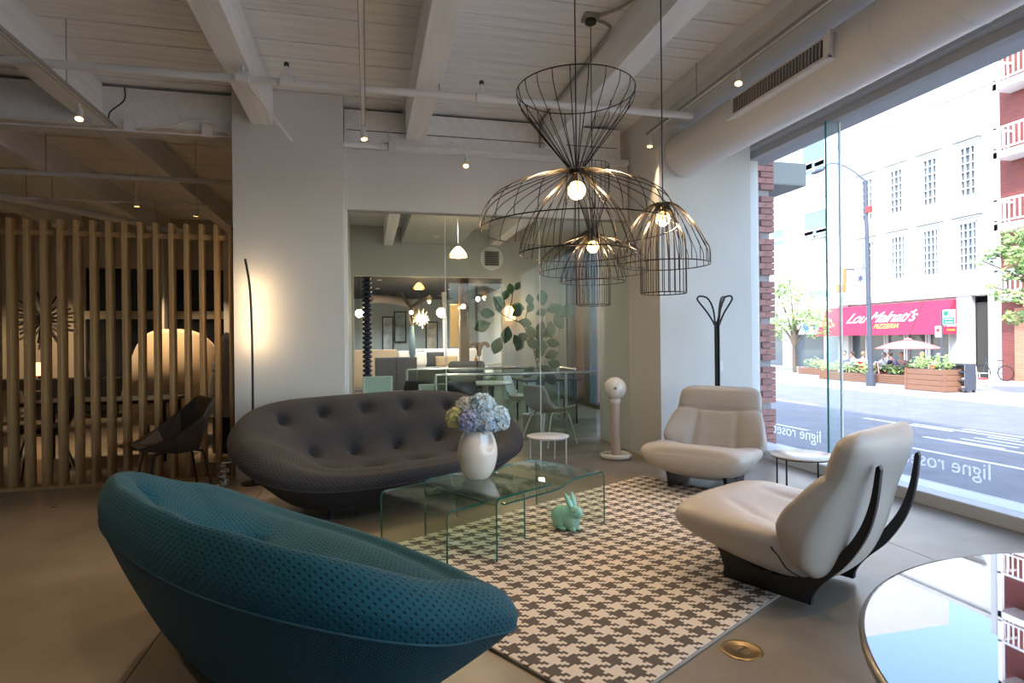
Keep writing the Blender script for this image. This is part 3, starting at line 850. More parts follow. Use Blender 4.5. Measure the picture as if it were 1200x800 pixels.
for (o, R, mm, lab) in heads:
    c = VP + _cr * o[0] + _cf * o[1] + Vector((0, 0, o[2]))
    ht = thing('hydrangea', lab, 'flower', c, 0, 'hydrangeas in the white vase')
    mb = MB(); mb2 = MB()
    for k in range(300):
        zz = 1 - 2 * (k + .5) / 300; a = k * 2.39996; rr = math.sqrt(1 - zz * zz)
        if zz < -.75: continue
        d = Vector((rr * math.cos(a), rr * math.sin(a), zz)); p = d * R * random.uniform(.82, 1.04)
        u = d.orthogonal().normalized(); v = d.cross(u); ro = random.random() * PI; s_ = R * .14
        for q in range(4):
            if q == 0: d = (d + Vector((random.gauss(0, .35), random.gauss(0, .35), random.gauss(0, .35)))).normalized(); u = d.orthogonal().normalized(); v = d.cross(u)
            b = ro + q * PI / 2; e = u * math.cos(b) + v * math.sin(b); f = u * math.cos(b + PI / 2) + v * math.sin(b + PI / 2)
            tgt = mb if k % 6 else mb2
            tgt.add([p, p + e * s_ * .8 - f * s_ * .55 + d * s_ * .25, p + e * s_ * 1.5 + d * s_ * random.uniform(0, .4), p + e * s_ * .8 + f * s_ * .55 + d * s_ * .25], [(0, 1, 2, 3)])
    tag(mb, None) if False else None
    mb.build('petals', hyd[mm], ht, False); tag(mb2.build('petals_light', hyd['grey lilac petal'], ht, False), kind='stuff')
    MB().ball((0, 0, 0), R * .84, 12, 8).build('core', mat('dark floret core', (.16, .20, .22), .9) if mm != 'yellow green petal' else mat('green core', (.2, .24, .08), .9), ht)
    e = VP + Vector((0, 0, .30)) + _cr * o[0] * .15
    MB().tube(catmull([e - c, (e - c) * .5 + Vector((0, 0, .0)), (0, 0, 0)], 4), .004, 6).build('stem', M['leaf'], ht)

# ================================================================== rabbit
def blob(name, balls, m, parent, voxel, smooth=6):
    mb = MB()
    for c, r in balls: mb.ball(c, r if isinstance(r, tuple) else (r, r, r), 20, 14)
    o = mb.build(name, m, parent)
    rm = o.modifiers.new('remesh', 'REMESH'); rm.mode = 'VOXEL'; rm.voxel_size = voxel; rm.use_smooth_shade = True
    sm = o.modifiers.new('smooth', 'SMOOTH'); sm.factor = .6; sm.iterations = smooth
    return o
def capsule(a, b, r0, r1, n=7):
    a, b = Vector(a), Vector(b)
    return [(tuple(a.lerp(b, i / (n - 1))), r0 + (r1 - r0) * i / (n - 1)) for i in range(n)]
rt = thing('rabbit_figurine', 'glossy mint green ceramic rabbit sitting on the rug', 'figurine', (1.36, 4.02, .020), math.radians(-62))
bl = [((-.05, 0, .078), (.088, .076, .080)), ((-.01, 0, .098), (.072, .062, .066)), ((.040, 0, .070), (.062, .060, .070)), ((.050, 0, .112), (.052, .050, .052)),
      ((.078, 0, .140), (.054, .045, .043)), ((.114, 0, .124), (.032, .028, .027)), ((-.045, .048, .05), (.052, .024, .048)), ((-.045, -.048, .05), (.052, .024, .048)),
      ((-.01, .05, .014), (.042, .018, .014)), ((-.01, -.05, .014), (.042, .018, .014)), ((.072, .024, .016), (.03, .016, .016)), ((.072, -.024, .016), (.03, .016, .016)),
      ((-.132, 0, .062), (.022, .022, .022)), ((.058, .024, .04), (.02, .018, .04)), ((.058, -.024, .04), (.02, .018, .04))]
blob('body', bl, M['mint'], rt, .0045)
for s_ in (-1, 1):
    be = []
    for i in range(10):
        f = i / 9; wd = .010 + .014 * math.sin(PI * min(1, f * .9 + .1))
        be.append(((.064 - .050 * f, s_ * (.016 + .016 * f), .160 + .088 * f), (wd * .7, wd, .018)))
    blob('ear', be, M['mint'], rt, .0035, 4)
    MB().ball((.102, s_ * .037, .146), .006, 8, 6).build('eye', mat('dark mint eye', (.05, .20, .16), .2), rt)

# ================================================================== round tables
def round_table(name, label, loc, R, H, legm, topm, legs, rz=0, cat='side table'):
    t = thing(name, label, cat, loc, rz)
    MB().lathe([(R - .004, H - .014), (R, H - .010), (R, H - .002), (R - .003, H), (0, H)], 56).build('tabletop', topm, t, angle=60)
    MB().lathe([(0, H - .0145), (R - .004, H - .014)], 40, caps=False).build('top_underside', legm, t)
    for k in range(legs):
        a = 2 * PI * k / legs
        x, y = (R - .02) * math.cos(a), (R - .02) * math.sin(a)
        MB().cyl((x, y, 0), (x, y, H - .012), .0075, n=10).build('leg', legm, t)
    MB().tube([((R - .02) * math.cos(2 * PI * k / 40), (R - .02) * math.sin(2 * PI * k / 40), H - .02) for k in range(40)], .006, 6, closed=True).build('top_ring', legm, t)
    return t
round_table('side_table', 'small round white side table with thin white legs by the dark sofa', (1.94, 6.38, 0), .235, .30, M['whitemetal'], M['whitemetal'], 4, .9)
round_table('side_table', 'round cream topped side table with black legs between the armchairs', (3.70, 4.50, 0), .265, .335, M['black'], mat('cream tabletop', (.68, .60, .50), .25, coat=.3), 4, .35)
t = thing('mirror_table', 'large round mirror topped table at the lower right corner', 'table', (1.63, .505, 0))
MB().lathe([(0, .735), (.824, .735)], 96, caps=False).build('mirror_top', M['mirror'], t)
MB().lathe([(.824, .7352), (.832, .7335), (.835, .729), (.834, .718), (.826, .712), (0, .712)], 96, caps=False).build('rim', M['mirroredge'], t, angle=60)
MB().lathe([(.30, 0), (.30, .012), (.05, .03), (.04, .10), (.04, .62), (.12, .704)], 40).build('pedestal', M['chrome'], t)

# drain
t = thing('floor_outlet', 'round tarnished brass floor plate set in the concrete', 'floor outlet', (1.565, 2.29, 0), .3)
MB().lathe([(.088, 0), (.088, .003), (.082, .005), (.070, .005), (.068, .0035), (0, .0035)], 40).build('plate', M['brass'], t)
MB().lathe([(.034, .0035), (.034, .0055), (.028, .0055), (.028, .0035)], 24, caps=False).build('inner_ring', M['brass'], t)
B(-.026, .026, -.004, .004, .0035, .0052).build('slot', M['slot'], t, False)

# ================================================================== lamps standing
t = thing('globe_lamp', 'white floor lamp with a glossy globe head on a pinkish column and ring base', 'floor lamp', (2.76, 6.40, 0))
MB().tube([(.155 * math.cos(2 * PI * k / 48), .155 * math.sin(2 * PI * k / 48), .032) for k in range(48)], .028, 12, closed=True).build('base_ring', M['lampwhite'], t)
for a in (0, PI / 2, PI, 3 * PI / 2): MB().cyl((.03 * math.cos(a), .03 * math.sin(a), .035), (.15 * math.cos(a), .15 * math.sin(a), .035), .012).build('spoke', M['lampwhite'], t)
MB().lathe([(.056, .02), (.056, .64)], 28).build('column', M['lampstem'], t)
MB().lathe([(.062, .635), (.064, .66), (.058, .70)], 28).build('neck', M['lampwhite'], t)
MB().ball((0, 0, .80), .130, 32, 20).build('globe', M['lampwhite'], t)
cdir = Vector((-2.76, -6.40, .52)).normalized()
MB().cyl(Vector((0, 0, .80)) + cdir * .125, Vector((0, 0, .80)) + cdir * .134, .017, n=16).build('knob', M['grille'], t)
MB().cyl(Vector((0, 0, .80)) + cdir * .133, Vector((0, 0, .80)) + cdir * .139, .007, n=12).build('knob_button', M['black'], t)

t = thing('stick_lamp', 'thin black curved stick floor lamp glowing against the white pier', 'floor lamp', (-1.09, 6.20, 0))
pth = catmull([(0, 0, .02), (.005, 0, .9), (.002, 0, 1.5), (-.012, -.005, 1.9), (-.05, -.01, 2.17)], 8)
MB().tube(pth, .011, 8).build('stick', M['black'], t)
MB().lathe([(.11, 0), (.11, .015), (.02, .02)], 28).build('base', M['black'], t)
MB().tube([(p.x, p.y + .012, p.z) for p in catmull([(.002, 0, 1.28), (.002, 0, 1.5), (-.012, -.005, 1.9), (-.043, -.009, 2.12)], 6)], .004, 6).build('light_strip', M['warmstrip'], t)
for z_ in (1.4, 1.65, 1.9): plight('stick_glow', (-.02, .07, z_), 1.1, WARM, .03, t)

t = thing('coat_stand', 'black coat stand with three looped steel tops before the white pier', 'coat stand', (3.52, 5.52, 0))
for i, a in enumerate((math.radians(170), math.radians(35), math.radians(-10))):
    e = Vector((math.cos(a), math.sin(a), 0)); r0 = Vector((-e.y, e.x, 0)) * .012
    s1, s2, s3 = (1.0, .95, .8)[i], (0, 1, 2)[i], 0
    up = catmull([e * .014 + r0 + Vector((0, 0, .02)), e * .014 + r0 + Vector((0, 0, 1.40)), e * .03 + r0 + Vector((0, 0, 1.50)), e * .10 * s1 + r0 + Vector((0, 0, 1.62)), e * .19 * s1 + r0 + Vector((0, 0, 1.735)), e * .205 * s1 + Vector((0, 0, 1.775)), e * .17 * s1 - r0 + Vector((0, 0, 1.80)),
                  e * .09 * s1 - r0 + Vector((0, 0, 1.775)), e * .035 - r0 + Vector((0, 0, 1.67)), e * .016 - r0 + Vector((0, 0, 1.52)), e * .014 - r0 + Vector((0, 0, 1.38)), e * .014 - r0 + Vector((0, 0, .02))], 7)
    MB().tube(up, .0095, 8).build('loop', M['black'], t)
MB().lathe([(.19, 0), (.19, .018), (.04, .025), (.03, .06)], 36).build('base', M['black'], t)
B(.02, .055, -.02, -.015, 1.02, 1.13).build('price_tag', M['signwhite'], t, False)

# ================================================================== black shell chair + chrome table by the slats
def shell_chair(name, label, loc, rz):
    t = thing(name, label, 'chair', loc, rz)
    # faceted shell: rim points and floor of the seat; faces -y
    rim = [(-.20, -.30, .46), (.20, -.30, .46), (.36, -.06, .56), (.39, .16, .72), (.26, .27, .86), (-.26, .27, .86), (-.39, .16, .72), (-.36, -.06, .56)]
    low = [(-.17, -.24, .44), (.17, -.24, .44), (.24, -.02, .41), (.24, .14, .42), (.15, .20, .50), (-.15, .20, .50), (-.24, .14, .42), (-.24, -.02, .41)]
    vs = [Vector(p) for p in rim + low]; vs.append(Vector((0, 0, .415)))
    fs = [(i, (i + 1) % 8, 8 + (i + 1) % 8, 8 + i) for i in range(8)] + [(8 + i, 8 + (i + 1) % 8, 16) for i in range(8)]
    o = MB().add(vs, fs).build('shell', M['darkleather'], t, False)
    so_ = o.modifiers.new('solid', 'SOLIDIFY'); so_.thickness = .028; so_.offset = 0
    bv = o.modifiers.new('bevel', 'BEVEL'); bv.width = .01; bv.segments = 2
    for i in range(8): 
        a, b = Vector(rim[i]), Vector(rim[(i + 1) % 8]); MB().tube([a, b], .007, 6).build('edge_piping', M['black'], t)
    for x in (-.09, .09): MB().tube([(x, -.22, .452), (x * 1.1, .1, .44), (x * 1.4, .22, .60), (x * 1.8, .265, .84)], .003, 5).build('stitch', M['black'], t)
    for sx in (-1, 1):
        for sy in (-1, 1):
            MB().tube(catmull([(sx * .10, sy * .08, .405), (sx * .19, sy * .17 , .40), (sx * .215, sy * .20, .36), (sx * .27, sy * .26, 0)], 5), .010, 8).build('leg', M['black'], t)
    return t
shell_chair('shell_armchair', 'black angular leather tub chair with thin legs in front of the slats', (-1.72, 5.98, 0), math.radians(-62))
t = thing('chrome_table', 'small chrome table with stacked ball stem beside the white pier', 'side table', (-1.36, 6.22, 0))
MB().lathe([(0, .235), (.16, .235), (.165, .241), (.16, .247), (0, .247)], 36, caps=False).build('tabletop', M['chrome'], t)
for i in range(4): MB().ball((.012 * (-1) ** i, 0, .035 + i * .052), (.042, .042, .03), 16, 10).build('ball', M['chrome'], t)
MB().lathe([(.07, 0), (.07, .01), (.03, .02)], 24).build('base', M['chrome'], t)

# ================================================================== slat screen
t = thing('slat_screen', 'tall screen of upright oak slats left of the white pier', 'screen', (0, 6.5, 0))
x = -1.335
sm_ = B(-.0175, .0175, 0, .14, .03, 2.55).mesh('slat', M['slatwood'], False)
while x > -4.6:
    link('slat', sm_, t, .002, (x, 0, 0)); x -= .1367
B(-4.6, -1.30, .05, .09, 2.40, 2.45).build('top_rail', M['slatwood'], t, False)
B(-4.6, -1.30, -.005, .15, 0, .03).build('floor_rail', M['slatwood'], t, False)

# ================================================================== wire pendants
def cage(prof, n, r, phase=0):
    P = catmull([(a, b, 0) for a, b in prof], 5); mb = MB()
    for k in range(n):
        a = 2 * PI * (k + phase) / n
        mb.tube([(p.x * math.cos(a), p.x * math.sin(a), p.y) for p in P], r, 4, caps=False)
    return mb
def hoop(R, z, r=.004, n=56): return MB().tube([(R * math.cos(2 * PI * k / n), R * math.sin(2 * PI * k / n), z) for k in range(n)], r, 5, closed=True)
def pendant(label, loc, sc, layers, neck, cable_top, bulb_dz, bulb_r, energy, r=.0026):
    """layers: (name, wire count, profile in pixels of its own scale (radius, drop from neck))"""
    t = thing('wire_pendant', label, 'pendant lamp', loc, 0, 'black wire cage pendants over the rug')
    for nm, n, pr in layers:
        q = [(a * sc, b * sc) for a, b in pr]
        c = cage(q, n, r).build(nm, M['wire'], t)
        hoop(q[-1][0], q[-1][1], r * 1.25).build('hoop', M['wire'], c)
    MB().lathe([(0, .0), (neck, .0), (neck, -.02), (neck * .8, -.025)], 20).build('neck_cap', M['wire'], t)
    MB().cyl((0, 0, -.02), (0, 0, bulb_dz + bulb_r * .8), .018, .016, 12).build('socket', M['brass'], t)
    MB().ball((0, 0, bulb_dz), bulb_r, 20, 14).build('bulb', M['bulb'], t)
    MB().cyl((0, 0, 0), (0, 0, cable_top - loc[2] - .03), .0035, n=6).build('cable', M['black'], t)
    MB().lathe([(0, -.05), (.045, -.05), (.045, 0), (0, 0)], 20, (0, 0, cable_top - loc[2] - .012)).build('canopy', M['black'], t)
    plight('pendant_glow', (0, 0, bulb_dz - bulb_r - .02), energy, WARM, .03, t)
    return t
s1 = .00443
pendant('largest black wire pendant with a wide dome under an hourglass cup', (1.06, 2.93, 2.235), s1,
        [('upper_cup', 22, [(7, 0), (24, 22), (42, 45), (58, 66), (67, 80), (69, 92)]),
         ('wide_dome', 25, [(9, 0), (50, -11), (83, -24), (103, -38), (113, -58), (114, -70)]),
         ('inner_bell', 20, [(9, -2), (24, -20), (48, -46), (61, -72), (67, -90), (68, -98)])], .03, CZ, -.105, .047, 10)
s2 = .00471
pendant('black wire pendant at right with a long narrow tube below its dome', (1.58, 2.99, 2.10), s2,
        [('wide_dome', 26, [(6, 0), (18, -5), (36, -26), (47, -46), (52, -56), (52.5, -72)]),
         ('lower_tube', 24, [(5, -2), (14, -18), (22, -34), (25.5, -50), (26, -105)])], .028, CZ, -.085, .040, 8)
s3 = .00676
pendant('farthest black wire pendant with a narrow cup above two low domes', (1.745, 4.46, 2.20), s3,
        [('upper_cup', 18, [(4, 0), (9, 18), (15, 36), (19, 46), (20, 55), (20, 80)]),
         ('wide_dome', 28, [(6, 0), (20, -6), (40, -13), (54, -22), (62, -34), (63, -46)]),
         ('inner_bell', 22, [(5, -2), (14, -10), (24, -22), (33, -38), (37.5, -50), (38, -57)]),
         ('lower_tube', 20, [(4, -2), (11, -14), (18, -30), (20, -42), (20, -84)])], .03, CZ, -.105, .048, 8)
t = thing('junction_box', 'square metal junction box on the ceiling above the farthest pendant', 'junction box', (1.745, 4.46, CZ))
B(-.06, .06, -.06, .06, -.035, -.001).build('box', M['grille'], t, False, .004)

# ================================================================== tracks, spots, pipes, duct
def track(x, y0, y1, z, label, rods):
    t = thing('light_track', label, 'light track', (x, y0, z))
    B(-.017, .017, 0, y1 - y0, -.012, .012).build('rail', M['pipe'], t, False)
    for d in (-.018, .018): B(d - .003, d + .003, 0, y1 - y0, -.015, .014).build('lip', M['grille'], t, False)
    for y in rods: MB().cyl((0, y - y0, .012), (0, y - y0, CZ - z), .004, n=6).build('hanger', M['grille'], t)
track(-2.29, 0, 6.33, 3.40, 'long white light track under the left beam', (3.8, 5.4))
track(-.02, 0, 5.80, 3.40, 'white light track running straight back over the dark sofa', (1.5, 4.2))
track(3.00, 0, 6.0, 3.60, 'white light track along the window soffit', (2.8, 5.0))
def spot(label, top, aim, energy, size=.035, ang=75, length=.10, r=.032, rod=False):
    top = Vector(top); aim = Vector(aim)
    d = (aim - (top - Vector((0, 0, .09)))).normalized()
    t = thing('spotlight', label, 'spotlight', top)
    MB().cyl((0, 0, 0), (0, 0, -.07), .008, n=8).build('bracket', M['pipe'], t)
    if rod: MB().cyl((0, 0, 0), (0, 0, CZ - top.z), .006, n=6).build('rod', M['pipe'], t)
    c = Vector((0, 0, -.09)); a = c - d * length * .5; b = c + d * length * .5
    MB().tube([a, b], [r * .75, r], 16).build('housing', M['pipe'], t)
    MB().tube([b + d * .001, b + d * .003], [r * .88, r * .88], 16).build('lens', M['spot'], t)
    spotlight('spot_beam', b + d * .02, b + d * 2, energy, WARM, ang, .03, .7, t)
spot('lit spotlight on the left light track', at_y(93, 121, 5.6), (-1.9, 4.2, 0), 60)
spot('lit spotlight at the end of the middle track', (-.02, 5.75, 3.39), (.4, 5.0, 0), 60)
spot('starry bright spotlight high on the wall above the glass partition', (1.07, 6.50, 3.41), (.6, 4.6, 0), 80)
spot('spotlight at the far end of the soffit track beside the duct', (3.0, 5.95, 3.59), (2.6, 5.6, 0), 40)
spot('spotlight on the soffit track beside the duct grille', (3.0, 4.35, 3.59), (2.0, 3.4, 0), 50)
spot('added unseen spotlight on the middle track nearest the camera', (-.02, 1.2, 3.39), (-.3, 2.2, 0), 40)  # out-of-view track spots from here on, added to light the foreground
spot('added unseen spotlight on the soffit track nearest the camera', (3.0, 1.6, 3.59), (1.3, 2.6, 0), 50)
spot('added unseen spotlight on the left track nearest the camera', (-2.29, 2.2, 3.39), (-1.6, 3.2, 0), 40)
# conduit that carries the wall spotlight
t = thing('conduit', 'thin white conduit above the glass partition', 'conduit')
MB().tube([(-.2, 6.68, 3.43), (1.07, 6.5, 3.42), (3.0, 6.6, 3.43)], .010, 8).build('pipe_run', M['pipe'], t)
B(.24, .32, 6.62, 6.70, 3.44, 3.54).build('pull_box', M['pipe'], t, False, .004)
MB().tube(catmull([(.28, 6.66, 3.54), (.25, 6.66, 3.66), (.36, 6.60, 3.76), (.40, 6.58, 3.84), (.36, 6.55, 3.90), (-.1, 6.4, 3.915)], 6), .008, 6).build('bent_pipe', M['pipe'], t)

t = thing('sprinkler_pipe', 'white sprinkler pipe crossing under all the beams', 'pipe', (0, 5.12, 3.48))
MB().cyl((-6, .12, 0), (3.02, 0, 0), .033, n=14).build('pipe_run', M['pipe'], t)
for x in (-2.98, -.95, -.62, .99):
    MB().cyl((x - .05, 0.02, 0), (x + .05, 0.02, 0), .046, n=14).build('coupling', M['pipe'], t)
    MB().cyl((x, 0.02, 0), (x, .02, .12), .014, n=8).build('riser', M['pipe'], t)
    MB().cyl((x, .02, .12), (x, .02, .15), .02, n=10).build('sprinkler_head', M['slot'], t)
MB().cyl((-.95, 0, 0), (-.72, 1.20, -.10), .014, n=8).build('branch_pipe', M['pipe'], t)
for x in (-3.6, .62, 2.2): MB().tube([(x, .02, .44), (x, .02, .04)], .006, 6).build('hanger', M['grille'], t)
t = thing('rear_conduit', 'pair of thin white conduits clipped to the girder on the left', 'conduit', (0, 6.58, 0))
MB().tube(catmull([(-5, 0, 3.52), (-2.45, 0, 3.50), (-1.95, 0, 3.52), (-1.7, 0, 3.60), (-1.5, 0, 3.58), (-1.34, 0, 3.48)], 6), .011, 8).build('upper_run', M['pipe'], t)
MB().cyl((-5, 0, 3.44), (-1.3, 0, 3.46), .009, n=8).build('lower_run', M['pipe'], t)
for x in (-2.25, -1.55): B(x - .05, x + .05, -.03, .03, 3.44, 3.56).build('pull_box', M['pipe'], t, False, .004)
t = thing('ceiling_cable', 'dark cable bending down beside the left beam', 'cable')
MB().tube(catmull([(-2.30, 6.60, 3.88), (-2.30, 6.58, 3.75), (-2.42, 6.57, 3.62), (-2.43, 6.57, 3.5)], 6), .007, 6).build('cable_run', M['slot'], t)
t = thing('pendant_conduit', 'grey conduit running along the right beam to the junction box', 'conduit')
MB().tube(catmull([(1.80, 4.46, 3.90), (1.90, 4.50, 3.90), (1.965, 4.62, 3.90), (1.97, 5.2, 3.90), (1.97, 6.5, 3.90), (1.97, 6.66, 3.86), (1.97, 6.67, 3.6)], 5), .012, 8).build('pipe_run', M['grille'], t)
MB().tube(catmull([(1.80, 4.40, 3.905), (1.93, 4.2, 3.90), (1.97, 3.9, 3.90), (1.97, 3.0, 3.90)], 5), .012, 8).build('pipe_run', M['grille'], t)

t = thing('air_duct', 'large round white air duct along the top of the window', 'air duct', (3.40, 0, 3.375))
MB().cyl((0, -4.9, 0), (0, 5.93, 0), .235, n=56).build('duct_body', M['duct'], t)
for y in (1.2, 1.7, 2.2, 2.7, 3.2, 3.7): MB().tube([(.2362 * math.cos(2 * PI * k / 48), y, .2362 * math.sin(2 * PI * k / 48)) for k in range(48)], .0025, 5, closed=True).build('spiral_seam', M['duct'], t)
gm = Matrix.Rotation(math.radians(2), 4, 'Y')
g = MB(); 
def gbox(mb, x0, x1, y0, y1, z0, z1): return mb.box(x0, x1, y0, y1, z0, z1, gm)
# grille box on the room side of the duct
gb = gbox(MB(), -.275, -.18, 3.50, 4.68, -.090, .090).build('grille_box', M['duct'], t, False, .004)
gbox(MB(), -.2765, -.2740, 3.56, 4.62, -.062, .062).build('grille_back', M['slot'], gb, False)
vm = gbox(MB(), -.286, -.275, -.007, .007, -.062, .062).mesh('vane', M['grille'], False)
for k in range(30): link('vane', vm, gb, 0, (0, 3.58 + k * .0352, 0))
gbox(MB(), -.292, -.270, 3.48, 4.70, -.098, -.080).build('grille_lip', M['duct'], gb, False)
gbox(MB(), -.292, -.270, 3.48, 3.50, -.098, .10).build('grille_lip', M['duct'], gb, False)

# ================================================================== things of the back room
def wire_chair(loc, rz, label, shell, legs_m, grp):
    t = thing('shell_chair', label, 'chair', loc, rz, grp)
    rows = []
    prof_ = [(-.24, .445, .20), (-.21, .44, .225), (-.05, .425, .235), (.10, .43, .235), (.17, .47, .235), (.215, .56, .23), (.25, .68, .215), (.28, .78, .18)]
    for p in catmull([(a, b, c) for a, b, c in prof_], 3):
        rows.append([(p.z * u, p.x - .05 * abs(u) ** 2 * (1 if p.y > .46 else .2), p.y + (.07 * abs(u) ** 2.2 if p.y < .5 else .02)) for u in [-1 + q / 5 for q in range(11)]])
    vs = [v for r in rows for v in r]; fs = [(i * 11 + k, i * 11 + k + 1, (i + 1) * 11 + k + 1, (i + 1) * 11 + k) for i in range(len(rows) - 1) for k in range(10)]
    o = MB().add(vs, fs).build('shell', shell, t, angle=80); m_ = o.modifiers.new('solid', 'SOLIDIFY'); m_.thickness = .012
    for sx in (-1, 1):
        MB().tube(catmull([(sx * .24, -.24, 0), (sx * .17, -.16, .40), (sx * .16, 0, .41), (sx * .17, .10, .40), (sx * .24, .22, 0)], 6), .009, 8).build('leg', legs_m, t)
    MB().cyl((-.16, 0, .41), (.16, 0, .41), .009).build('cross_bar', legs_m, t)
    return t
wc = wire_chair((2.30, 7.55, 0), math.radians(115), 'grey green shell chair with white legs just behind the glass', M['shellgray'], M['whitemetal'], None)
wc.scale = (1.12, 1.12, .98)
wire_chair((1.25, 8.5, 0), math.radians(-30), 'dark shell chair half hidden behind the dark sofa and glass', M['pillowdark'], M['black'], None)
wire_chair((2.35, 9.2, 0), math.radians(60), 'pale shell chair at the dark table behind the guard rail', M['lampwhite'], M['whitemetal'], None)
wire_chair((.75, 9.0, 0), math.radians(170), 'charcoal shell chair with its back to the camera behind the guard rail', M['pillowdark'], M['black'], None)
t = thing('square_back_chair', 'pale chair with a square back showing over the dark sofa', 'chair', (.12, 7.9, 0))
B(-.19, .19, -.01, .02, .62, .92).build('backrest', mat('pale green shell', (.52, .62, .54), .5), t, False, .012)
B(-.2, .2, -.40, .02, .43, .47).build('seat', mat('pale green shell', (.52, .62, .54), .5), t, False, .01)
for sx in (-1, 1):
    MB().cyl((sx * .18, 0, 0), (sx * .17, 0, .90), .012).build('leg', M['whitemetal'], t); MB().cyl((sx * .18, -.38, 0), (sx * .17, -.36, .44), .012).build('leg', M['whitemetal'], t)
c_ = dup(t, (.83, 7.9, -.12), 0, 'lower pale chair back just peeping over the dark sofa')
t = thing('dining_table', 'small dark pedestal table behind the guard rail', 'table', (1.75, 9.0, 0))
MB().lathe([(0, .70), (.40, .70), (.41, .715), (.40, .73), (0, .73)], 40, caps=False).build('tabletop', M['lampwhite'], t)
MB().lathe([(.25, 0), (.25, .012), (.05, .03), (.04, .70)], 28).build('pedestal', M['whitemetal'], t)
t = thing('dining_table', 'long dark topped table behind the plant and guard rail', 'table', (2.9, 9.6, 0))
B(-.5, .5, -.4, .4, .70, .73).build('tabletop', M['black'], t, False, .004)
for x in (-.42, .42):
    for y in (-.32, .32): MB().cyl((x, y, 0), (x, y, .70), .016).build('leg', M['black'], t)
def guard(name, label, pts, h, posts):
    t = thing(name, label, 'railing')
    for i in range(len(pts) - 1):
        a, b = Vector((*pts[i], 0)), Vector((*pts[i + 1], 0)); d = (b - a).normalized(); L_ = (b - a).length
        mx = Matrix.Translation(a) @ Matrix.Rotation(math.atan2(d.y, d.x), 4, 'Z')
        B(.02, L_ - .02, -.006, .006, .02, h - .01, mx).build('glass_panel', M['guard'], t, False)
        MB().cyl(a + Vector((0, 0, h)), b + Vector((0, 0, h)), .021, n=12).build('handrail', M['steel'], t)
    for p in posts: MB().cyl((*p, 0), (*p, h), .02, n=12).build('post', M['steel'], t)
guard('guard_rail', 'glass guard with steel handrail just behind the partition', [(.85, 7.75), (3.08, 7.75)], .92, [(.85, 7.75), (2.62, 7.75)])
guard('guard_rail', 'farther glass guard with steel handrail behind the first one', [(.62, 9.9), (3.2, 9.9), (3.2, 9.0)], .90, [(.62, 9.9), (1.9, 9.9), (3.2, 9.9)])

# fiddle leaf fig: every leaf is a part
FP = at_z(634, 500, 0); FP.x, FP.y = 2.33, 8.35
ft = thing('fig_tree', 'tall fiddle leaf fig with big dark leaves behind the glass', 'plant', FP)
MB().lathe([(.14, 0), (.17, .30), (.16, .30), (.15, .27), (0, .26)], 28).build('pot', M['whitemetal'], ft)
def F(px, py, dy=0): 
    return at_y(px, py, FP.y + dy) - FP
stems = [[Vector((0, 0, .25)), F(634, 455), F(628, 420), F(622, 400), F(612, 380), F(595, 372), F(580, 362)], [F(625, 410), F(634, 390), F(636, 370), F(645, 362), F(655, 366)], [F(622, 400), F(616, 375), F(620, 360)],
         [F(595, 372), F(600, 350), F(600, 342)], [F(630, 425, .1), F(636, 412, .1), F(646, 402, .1)]]
for st in stems: MB().tube(catmull(st, 5), .009, 6).build('branch', M['bark'], ft)
def leafmesh():
    vs = []; n = 7
    for i in range(n + 1):
        f = i / n; w_ = .5 * (math.sin(PI * min(1, f ** .85)) * (.55 + .6 * f)) + .02; zz = -.18 * f * f
        vs += [(-w_ * .62, f, zz - .05), (-w_ * .3, f, zz + .03), (0, f, zz - .01), (w_ * .3, f, zz + .03), (w_ * .62, f, zz - .05)]
    fs = [(i * 5 + k, i * 5 + k + 1, i * 5 + k + 6, i * 5 + k + 5) for i in range(n) for k in range(4)]
    return MB().add(vs, fs).mesh('leaf', M['figleaf'], True, 80)
lm = leafmesh()
lv = [(575, 378, 200, .26), (580, 368, 170, .22), (586, 366, 90, .24), (590, 352, 70, .18), (600, 345, 100, .18), (596, 382, 260, .26), (602, 392, 300, .24), (590, 358, 140, .2), (600, 370, 30, .18), (608, 376, 350, .2), (586, 395, 250, .26), (604, 340, 60, .14),
      (615, 362, 160, .2), (622, 358, 100, .18), (618, 366, 60, .16), (628, 368, 20, .18), (636, 358, 95, .24), (640, 364, 20, .24), (648, 360, 330, .24), (650, 368, 300, .24), (645, 376, 280, .24), (636, 376, 250, .22), (655, 366, 10, .26), (632, 384, 270, .2),
      (620, 392, 200, .2), (625, 398, 110, .22), (634, 395, 40, .24), (640, 400, 350, .2), (612, 398, 240, .18), (632, 408, 140, .22), (628, 420, 60, .22), (638, 418, 20, .22), (634, 428, 320, .22), (642, 424, 345, .2), (626, 430, 220, .22), (632, 440, 280, .2), (640, 436, 300, .24), (636, 412, 90, .2)]
for (px, py, ang, sz) in lv:
    p = F(px, py, random.uniform(-.18, .18)); a = math.radians(ang)
    o = link('leaf', lm, ft, 0, p); o.scale = (sz * 1.25, sz, sz)
    d = (_cr * math.cos(a) + Vector((0, 0, math.sin(a)))).normalized()
    nrm = (Vector((-_s, -_c, 0)) + Vector((random.uniform(-.5, .5), 0, random.uniform(-.2, .5)))); nrm = (nrm - d * nrm.dot(d)).normalized()
    x = d.cross(nrm); o.rotation_euler = Matrix((x, d, nrm)).transposed().to_euler()

# round wall vent
v = at_y(576, 303, BY)
t = thing('wall_vent', 'white round vent plate with a dark square grille on the far wall', 'vent', (v.x, BY, v.z))
MB().cyl((0, -.03, 0), (0, 0, 0), .27, n=48).build('plate', M['whitemetal'], t)
B(-.17, .17, -.045, -.02, -.17, .17).build('grille_frame', M['grille'], t, False)
for k in range(7): B(-.15, .15, -.055, -.045, -.15 + k * .045, -.13 + k * .045).build('vane', M['slot'], t, False)

